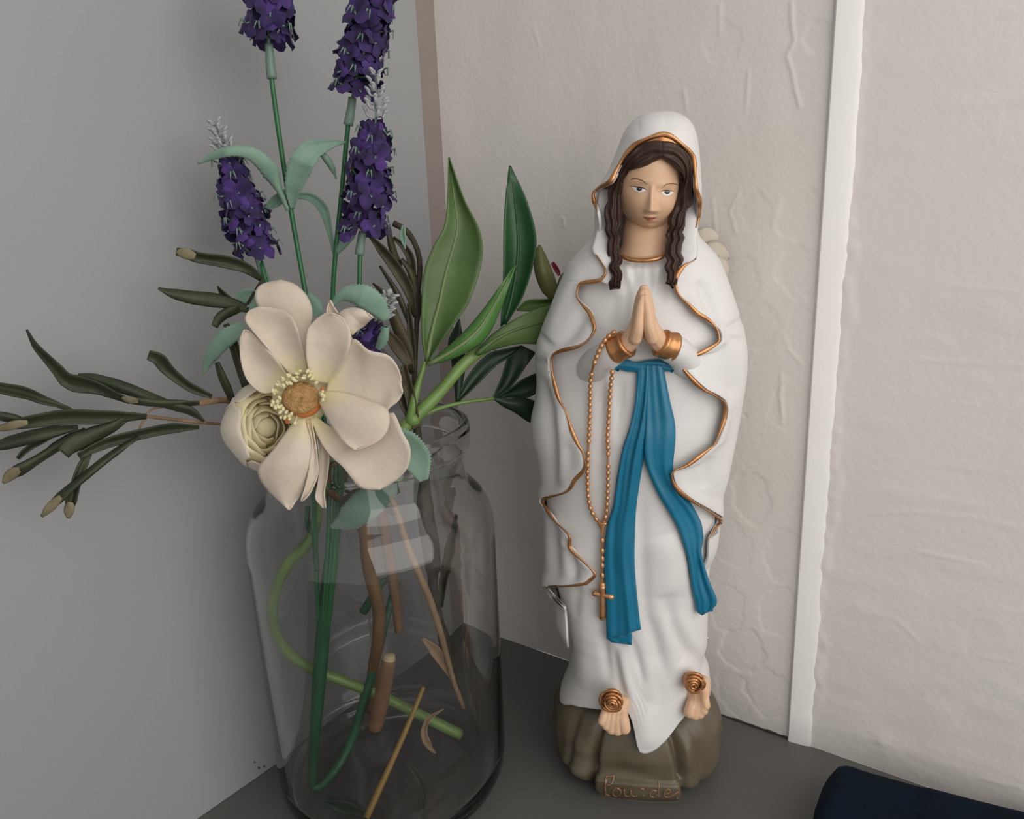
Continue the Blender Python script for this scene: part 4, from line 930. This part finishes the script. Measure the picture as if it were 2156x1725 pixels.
ML = [([(606, 443), (590, 405), (568, 360), (535, 327), (500, 318), (458, 325), (416, 344)], 36, [.413, .408, .40, .395, .40], [.18, .3, 1, .85, .6, .5, .1]),
      ([(616, 440), (617, 400), (630, 355), (650, 322), (685, 306), (728, 299)], 50, [.413, .405, .40, .405, .41], [.16, .7, 1.05, 1, .5, .05]),
      ([(672, 318), (688, 335), (700, 355), (708, 377)], 14, [.408, .412], [.5, 1, .8, .05]),
      ([(622, 412), (655, 416), (680, 440), (692, 480), (700, 515), (704, 535)], 20, [.418, .42, .418], [.5, .8, 1, .7, .4, .3]),
      ([(705, 538), (722, 515), (738, 490), (746, 472)], 24, [.416, .41], [.2, .7, 1, .8]),
      ([(556, 444), (580, 424), (604, 408)], 26, [.42, .418], [.3, .9, .9]),
      ([(700, 642), (722, 622), (752, 620), (785, 636), (815, 672)], 50, [.37, .366, .37], [.1, .6, 1, .9, .4]),
      ([(500, 632), (520, 628), (545, 640)], 44, [.392, .388], [.6, 1, 1]),
      ([(650, 620), (662, 640), (668, 665)], 30, [.395, .39], [.3, 1, .9]),
      ([(822, 920), (850, 935), (875, 965), (893, 1012)], 64, [.365, .362, .365], [.7, 1, .95, .3]),
      ([(697, 1112), (735, 1092), (768, 1062), (805, 1030)], 72, [.378, .37, .366], [.08, .8, 1, .8]),
      ([(790, 1025), (815, 1018), (835, 1012)], 60, [.37, .37], [.6, 1, .8]),
      ([(428, 788), (445, 748), (475, 712), (515, 690)], 40, [.385, .38, .378], [.1, .8, 1, .7]),
      ([(850, 475), (848, 498), (853, 524)], 12, [.405, .405], [.5, 1, .1]),
      ([(812, 690), (806, 715), (795, 735)], 22, [.375, .378], [.6, 1, .5])]
for k, (c, w, Y, pr) in enumerate(ML):
    leaf('leaf', c, w, Y, M['mint'], lv, pr, n=46, cup=.0018 if k % 2 else -.0016, serr=.13, seed=k)

# ---- olive-like sprays
PA = [.1, .5, .9, 1, 1, .9, .6, .3]
def spray(name, label, leaves, stems, material, stem_mat, group='dark leafy branches in the jar'):
    t = thing(name, label, 'branch', tuple(Q(*stems[0][0][0], stems[0][1] if np.ndim(stems[0][1]) == 0 else stems[0][1][0])), group=group)
    fixers.append(root_at(t))
    for p, Y, r in stems: ptube('stem', p, Y, r, stem_mat, t, n=40)
    for k, (c, w, Y, pr, tipc) in enumerate(leaves):
        lf = leaf('leaf', c, w, Y, material, t, pr or PA, n=24, cup=(.0022, -.0020)[k % 2], tilt=(.001, -.0012, .0006)[k % 3], seed=k)
        if tipc:
            C = cr(c, 24)[:6]; tp = leaf('leaf_tip', C, w * tipc, np.atleast_1d(Y)[0] - .0012, M['oliveend'], lf, [.15, .8, 1, .9, .5], n=10, cup=-.0006, seed=k)
    return t
TIP = [.5, .9, .9, .9, 1, .9, .7, .4]
LA = [([(56, 694), (72, 726), (100, 757), (122, 780), (144, 803), (201, 817), (240, 832), (275, 846)], 36, [.320, .328, .335, .34], [.06, .35, .5, .7, 1.0, .75, .45, .25], 0),
      ([(165, 789), (190, 793), (216, 802), (255, 815), (300, 830), (349, 845)], 25, [.342, .344, .348], [.1, .7, 1, .95, .7, .35], 0),
      ([(312, 748), (334, 757), (350, 776), (375, 798), (403, 817), (446, 836)], 26, [.345, .35, .358], [.75, 1.1, .85, .7, .6, .3], 0),
      ([(256, 837), (280, 843), (320, 848), (359, 850), (420, 849)], 16, [.335, .338, .345, .352], TIP, .9),
      ([(-40, 806), (0, 817), (54, 828), (90, 842), (125, 853), (160, 869)], 24, [.305, .315, .325, .332], [.3, .9, 1.0, .8, .45, .2], 0),
      ([(-30, 868), (0, 876), (30, 882), (62, 892)], 18, [.315, .32], PA, 0),
      ([(-10, 905), (40, 893), (90, 885), (144, 878), (216, 879), (309, 877)], 30, [.313, .32, .327, .336], [.3, .8, 1, 1, .8, .3], .6),
      ([(-30, 948), (0, 938), (60, 922), (110, 910), (165, 900)], 28, [.315, .322, .33], [.3, .9, 1, .8, .3], 0),
      ([(37, 966), (55, 948), (85, 930), (122, 912)], 11, [.318, .326], TIP, 0),
      ([(7, 1017), (25, 998), (55, 982), (108, 949), (145, 926), (178, 904)], 20, [.312, .32, .328, .332], [.2, 1.3, .9, .85, .8, .4], 1.2),
      ([(95, 958), (110, 940), (150, 916), (180, 904)], 9, [.33, .333], TIP, 0),
      ([(133, 955), (150, 938), (195, 916), (235, 900), (268, 882)], 36, [.318, .326, .334], [.8, 1, .9, .6, .3], 0),
      ([(166, 962), (190, 948), (230, 932), (288, 917), (355, 903), (419, 900)], 22, [.322, .33, .34, .346], [.6, .9, 1, .9, .95, .3], 0),
      ([(88, 1088), (108, 1066), (140, 1036), (173, 1008), (230, 962), (292, 920)], 17, [.312, .318, .326, .334], [.3, 1.2, .9, .9, .8, .3], 1.15),
      ([(144, 1091), (148, 1062), (156, 1030), (169, 992), (192, 945)], 20, [.316, .32, .328], [.25, 1.2, .95, .95, .6], 1.1),
      ([(345, 855), (380, 859), (405, 867), (430, 887)], 17, [.345, .35], [.3, 1, 1, .2], 0)]
spray('olive_branch', 'dark olive leaf branch stretching out far to the left of the jar', LA,
      [([(760, 960), (640, 900), (540, 868), (480, 843), (413, 849), (349, 846)], [.405, .400, .398, .385, .362, .348], [7, 7, 7, 8, 7, 4]), ([(560, 890), (471, 893), (406, 888), (309, 877), (260, 872)], [.398, .39, .368, .348, .338], [3, 3, 4, 4, 2]),
       ([(309, 877), (295, 900), (288, 920)], [.342, .338], [3, 2]), ([(345, 856), (320, 862), (300, 880)], [.345, .342], [3, 2]),
       ([(760, 960), (820, 1040), (850, 1130), (872, 1185), (905, 1262), (930, 1340), (955, 1432), (978, 1492)], [.40, .40, .402, .405, .41, .415, .42, .425], [6, 7, 8, 9, 9, 8, 7, 6])], M['olive'], M['twig'])
LB = [([(371, 530), (392, 534), (420, 543), (467, 550), (505, 560), (530, 572), (551, 588)], 25, [.375, .38, .385, .39], [.6, .9, .85, 1, 1, .8, .4], .95),
      ([(333, 607), (360, 617), (400, 626), (431, 630), (478, 637), (525, 652)], 30, [.37, .378, .385, .39], [.1, .7, .9, 1, .8, .5], 0),
      ([(459, 603), (465, 614), (480, 630)], 13, [.384, .388], [.1, .8, 1], 0), ([(451, 688), (462, 670), (480, 658), (505, 650)], 22, [.378, .386], [.6, .9, .9, .7], 0),
      ([(476, 682), (484, 705), (492, 727), (505, 770), (518, 815)], 19, [.384, .384, .386], [.6, .95, 1, 1, .8], 0), ([(457, 763), (463, 780), (471, 800), (488, 838)], 17, [.375, .378], [.5, .9, 1, .8], 0)]
spray('olive_branch', 'short dark olive twig poking out left above the ranunculus', LB,
      [([(521, 640), (545, 600), (552, 590)], .39, [3, 3, 3]), ([(700, 980), (600, 840), (540, 690), (521, 648)], [.40, .392, .390, .39], [6, 6, 6, 6]), ([(480, 838), (540, 860), (620, 900), (720, 990)], [.378, .385, .39, .40], [4, 5, 5, 5]),
       ([(700, 980), (780, 1040), (830, 1080)], [.40, .405, .41], [6, 6, 6])], M['olive'], M['bark'])
LCc = [([(772, 490), (801, 523), (837, 570), (862, 616), (874, 668)], 24, [.42, .425, .425], [.15, .8, 1, .9, .3], 0), ([(816, 478), (826, 523), (842, 562)], 14, [.425, .43], [.6, 1, .8], 0),
       ([(828, 500), (850, 520), (864, 545), (868, 590), (866, 625)], 17, [.43, .432], [.3, .8, 1, .9, .4], 0), ([(785, 596), (812, 623), (833, 677), (855, 731), (867, 784)], 26, [.41, .415, .42], [.1, .7, .9, 1, .5], 0),
       ([(806, 692), (833, 724), (862, 770)], 28, [.405, .415], [.4, 1, .6], 0), ([(796, 730), (830, 778), (860, 842)], 20, [.405, .415], [.4, 1, .8], 0), ([(859, 640), (866, 713), (870, 788)], 16, [.425, .42], [.3, 1, .7], 0),
       ([(845, 545), (868, 580), (880, 640), (876, 690)], 18, [.428, .43], [.3, 1, .9, .4], 0), ([(850, 770), (860, 820), (872, 880)], 22, [.41, .41], [.5, 1, .9], 0), ([(800, 560), (840, 625), (868, 700)], 12, [.43, .428], [.3, 1, .5], 0),
       ([(835, 800), (855, 850), (880, 900)], 26, [.415, .41], [.4, 1, .9], 0), ([(925, 1290), (935, 1340), (950, 1400), (968, 1452)], 26, [.425, .43], [.3, 1, .8, .2], 0),
       ([(965, 1090), (948, 1150), (935, 1220), (930, 1280)], 20, [.435, .43], [.2, 1, .9, .3], 0), ([(760, 1000), (735, 1040), (715, 1085)], 26, [.385, .388], [.5, 1, .3], 0)]
spray('olive_branch', 'upright browning olive branch between the lavender and the broad green leaves', LCc,
      [([(828, 470), (858, 488), (880, 530), (884, 575), (879, 625), (877, 695), (873, 800), (876, 880), (885, 960), (893, 1060), (905, 1140), (912, 1200)], [.43, .43, .43, .43, .428, .425, .42, .415, .41, .41, .41, .41], [7, 6, 6, 5, 5, 6, 7, 9, 12, 19, 21, 18]),
       ([(908, 1180), (915, 1250), (935, 1340), (960, 1450)], [.412, .415, .42, .43], [14, 10, 8, 6])], M['olive_b'], M['bark'])

# ---- peony stem with broad leaves and the blossom behind the statue
pe = thing('peony_stem', 'green peony stem with broad fresh leaves reaching behind the statue', 'flower', tuple(Q(870, 880, .415)))
fixers.append(root_at(pe))
ptube('stem', [(800, 990), (848, 905), (877, 875), (920, 832), (974, 769), (1010, 740), (1075, 700), (1140, 660), (1200, 630), (1290, 590), (1400, 555), (1480, 540)], [.40, .41, .413, .418, .425, .43, .44, .448, .455, .468, .470, .466], [12, 15, 14, 13, 13, 12, 10, 9, 8, 8, 8, 8], M['lime'], pe, n=80, k=14)
ptube('leaf_stalk', [(862, 890), (868, 860), (877, 821), (895, 762)], [.41, .412, .415], [11, 10, 7, 5], M['lime'], pe)
ptube('leaf_stalk', [(855, 900), (902, 869), (963, 850), (1040, 839)], [.412, .42, .43, .44], [7, 5, 4, 4], M['lime'], pe)
obj('node', mesh('node', *ell_geo(Q(868, 884, .411), (.0045, .004, .0042), 16, 12)), M['lime'], pe)
PL = [(M['leaf'], [(897, 762), (888, 695), (891, 587), (909, 526), (936, 475), (943, 408), (945, 331)], [(901, 762), (956, 681), (988, 634), (1014, 550), (1010, 487), (977, 419), (946, 331)], [.415, .418, .425, .435], .006),
      (M['leaf_d'], [(1054, 688), (1060, 587), (1061, 480), (1066, 400), (1073, 349)], [(1070, 676), (1104, 615), (1129, 515), (1110, 425), (1075, 349)], [.438, .44, .448], .006),
      (M['leaf_l'], [(899, 767), (970, 706), (1020, 649), (1063, 587), (1085, 559)], [(903, 769), (960, 752), (1020, 715), (1056, 645), (1086, 559)], [.415, .42, .43, .435], -.004),
      (M['leaf'], [(1000, 745), (1035, 706), (1081, 674), (1135, 649), (1200, 636)], [(1008, 748), (1045, 734), (1090, 724), (1150, 722), (1200, 690)], [.423, .429, .438, .446], -.003),
      (M['leaf'], [(1088, 652), (1110, 633), (1150, 630), (1200, 626)], [(1090, 654), (1125, 655), (1160, 645), (1200, 640)], [.445, .455], .003),
      (M['leaf_dd'], [(959, 846), (988, 789), (1027, 746), (1065, 735), (1100, 728)], [(966, 846), (1000, 815), (1045, 770), (1080, 748), (1101, 729)], [.432, .438, .444], .003),
      (M['leaf_dd'], [(960, 844), (952, 767), (944, 720), (966, 672)], [(966, 844), (978, 780), (977, 731), (967, 672)], [.432, .436, .44], -.003),
      (M['leaf_dd'], [(1036, 839), (1054, 800), (1072, 749), (1100, 728)], [(1042, 839), (1075, 815), (1105, 775), (1128, 742)], [.442, .448, .452], .003),
      (M['leaf_dd'], [(1040, 838), (1071, 821), (1099, 800), (1140, 782), (1165, 780)], [(1040, 842), (1074, 837), (1103, 839), (1140, 822), (1165, 790)], [.442, .448, .455], .003),
      (M['leaf_dd'], [(1040, 838), (1071, 840), (1100, 838), (1128, 848), (1140, 880)], [(1040, 842), (1058, 855), (1085, 869), (1117, 890), (1140, 885)], [.442, .446, .452], -.003)]
for k, (mt, L, R, Y, cup) in enumerate(PL):
    lf = patch('leaf', L, R, Y, mt, pe, n=(36, 13), cup=cup, ruffle=.0012, th=.0007, seed=k + 20)
    if k in (0, 1, 2, 3):
        A, B = cr(L, 20), cr(R, 20); s_ = (.40, .45, .45, .4)[k]; C = A + (B - A) * s_; C = C[:18]
        Yv = np.interp(np.linspace(0, .9, 18), np.linspace(0, 1, len(Y)), Y); tt = np.linspace(0, .9, 18)
        Yv = Yv + cup * (1 - (2 * s_ - 1) ** 2) * np.sin(np.pi * np.minimum(1, tt * .9 + .1)) - .0005
        tube('midrib', np.array([Q(x, y, w) for (x, y), w in zip(C, Yv)]), np.linspace(.0014, .0004, 18), M['rib'] if k in (0, 2) else mt, lf, 8)
patch('sepal', [(1158, 631), (1139, 609), (1125, 566), (1128, 530), (1135, 516)], [(1172, 625), (1172, 600), (1160, 565), (1145, 530), (1137, 516)], [.452, .45, .452], M['sepal'], pe, n=(22, 9), cup=-.004)
patch('sepal', [(1168, 630), (1172, 605), (1180, 582), (1190, 572)], [(1200, 620), (1205, 600), (1200, 580), (1192, 572)], [.458, .458], M['sepal'], pe, n=(16, 7), cup=-.003)
leaf('bud_tip', [(1163, 553), (1170, 564), (1178, 580)], 9, .456, M['red'], pe, [.8, 1, .7], n=10)
# blossom petals beyond the shoulder
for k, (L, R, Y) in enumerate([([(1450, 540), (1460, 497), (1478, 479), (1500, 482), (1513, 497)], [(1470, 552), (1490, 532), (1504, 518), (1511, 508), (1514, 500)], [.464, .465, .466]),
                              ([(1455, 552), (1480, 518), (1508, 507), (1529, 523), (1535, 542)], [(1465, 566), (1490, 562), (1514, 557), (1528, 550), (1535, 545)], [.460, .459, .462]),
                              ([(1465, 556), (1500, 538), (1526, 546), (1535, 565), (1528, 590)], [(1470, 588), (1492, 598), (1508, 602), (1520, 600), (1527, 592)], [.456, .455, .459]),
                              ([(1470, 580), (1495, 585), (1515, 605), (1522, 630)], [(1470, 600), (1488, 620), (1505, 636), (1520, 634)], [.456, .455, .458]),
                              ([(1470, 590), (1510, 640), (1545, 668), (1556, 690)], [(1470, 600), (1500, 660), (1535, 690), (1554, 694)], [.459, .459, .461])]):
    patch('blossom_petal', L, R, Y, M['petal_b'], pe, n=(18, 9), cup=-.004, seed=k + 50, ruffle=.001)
# lower end of the stem inside the jar
ptube('stem', [(800, 990), (800, 1060), (815, 1150), (832, 1250), (840, 1330)], [.40, .405, .415, .425, .43], [12, 13, 14, 13, 11], M['cut'], pe, n=40, k=14)
# ---- loose bits lying in the jar
cs = thing('cut_stem', 'short tan cut stem piece with pale end standing in the jar', 'stem', tuple(Q(790, 1530, .405))); fixers.append(root_at(cs))
ptube('shaft', [(819, 1388), (808, 1450), (798, 1500), (789, 1532)], [.398, .402, .404, .406], [17, 19, 20, 20], M['cut'], cs, n=20, k=16)
ptube('cut_face', [(820.5, 1379), (819, 1389)], .398, [13, 16.5], M['cutface'], cs, n=6, k=16)
st = thing('loose_stick', 'thin yellow stick leaning inside the glass jar', 'stick', tuple(Q(770, 1725, .375))); fixers.append(root_at(st))
ptube('shaft', [(893, 1448), (850, 1550), (800, 1660), (772, 1722)], [.425, .405, .385, .375], [6, 7, 8, 9], M['stick'], st)
lf = thing('fallen_leaf', 'dark fallen leaf on the bottom of the jar near the stick', 'leaf', tuple(Q(720, 1705, .378))); fixers.append(root_at(lf))
leaf('blade', [(682, 1690), (715, 1700), (745, 1712), (768, 1722)], 34, [.380, .378], M['leaf_dd'], lf, [.1, .8, 1, .4])
lf = thing('fallen_leaf', 'curled brown dry leaf standing low inside the jar', 'leaf', tuple(Q(880, 1650, .39))); fixers.append(root_at(lf))
leaf('blade', [(846, 1603), (872, 1625), (892, 1665), (893, 1712)], 13, [.395, .385], M['bark'], lf, [.2, 1, .7, .1])
lf = thing('fallen_leaf', 'small withered leaf hanging on the beige twig in the jar', 'leaf', tuple(Q(910, 1560, .41))); fixers.append(root_at(lf))
leaf('blade', [(935, 1495), (905, 1515), (893, 1545), (905, 1575), (918, 1588)], 16, [.42, .415, .41], M['twig'], lf, [.1, .4, .7, 1, .2])
lf = thing('fallen_leaf', 'beige dead leaf pointing up beside the twig inside the jar', 'leaf', tuple(Q(930, 1400, .42))); fixers.append(root_at(lf))
leaf('blade', [(890, 1345), (915, 1370), (940, 1405), (958, 1440)], 24, [.415, .42], M['twig'], lf, [.3, 1, .8, .2])

# ================================================================== navy pouch
zt = .026
c0, c1, c2 = on_z(1742, 1652, zt), on_z(1806, 1604, zt), on_z(2156, 1690, zt)
ex = (c2 - c1) / np.linalg.norm(c2 - c1); fy = np.array([ex[1], -ex[0], 0]); 
pouch = thing('navy_pouch', 'soft dark navy fabric pouch lying on the shelf below the wall', 'pouch', tuple(np.array([*(c1 + ex * .08 + fy * .05)[:2], 0])))
fixers.append(root_at(pouch))
NU, NV = 60, 44; V = []; Lx, Ly = .19, .085
def sq(a, p): return math.copysign(abs(a) ** p, a)
for i in range(NU):
    a = math.pi * i / (NU - 1) ; X = (1 - math.cos(a)) / 2
    X = sm(0, 1, i / (NU - 1)); X = i / (NU - 1)
    e = min(1, (1 - (2 * X - 1) ** 22)) ** .5
    for j in range(NV):
        t = 2 * math.pi * j / NV; cy, cz = sq(math.cos(t), .38), sq(math.sin(t), .55)
        skew = .030 * (1 - (cy + 1) / 2) * 0
        hx = .5 + .5 * e
        puff = 1 + .05 * math.sin(X * 9 + 1) * (cz > 0) - .10 * sm(.0, .25, X) * (cz > 0) * (X < .25)
        z = zt / 2 + cz * zt / 2 * hx * puff
        q = c1 + ex * (X * Lx - .004) + fy * (Ly / 2 - cy * Ly / 2 * (.93 + .07 * e)) 
        q = q - ex * (.008 + .010 * (1 - ((1 + cy) / 2) ** 3)) * (1 - X)
        V.append((q[0], q[1], max(z, .0003) + .0014 * math.exp(-((X - .04) / .03) ** 2) * (cz > .3)))
F = gridf(NU, NV, True) + [tuple(range(NV - 1, -1, -1)), tuple((NU - 1) * NV + j for j in range(NV))]
po = obj('shell', mesh('shell', V, F), M['navy'], pouch)
bm = bmesh.new(); bm.from_mesh(po.data); bmesh.ops.recalc_face_normals(bm, faces=bm.faces); bm.to_mesh(po.data); bm.free()

for f in fixers: f()
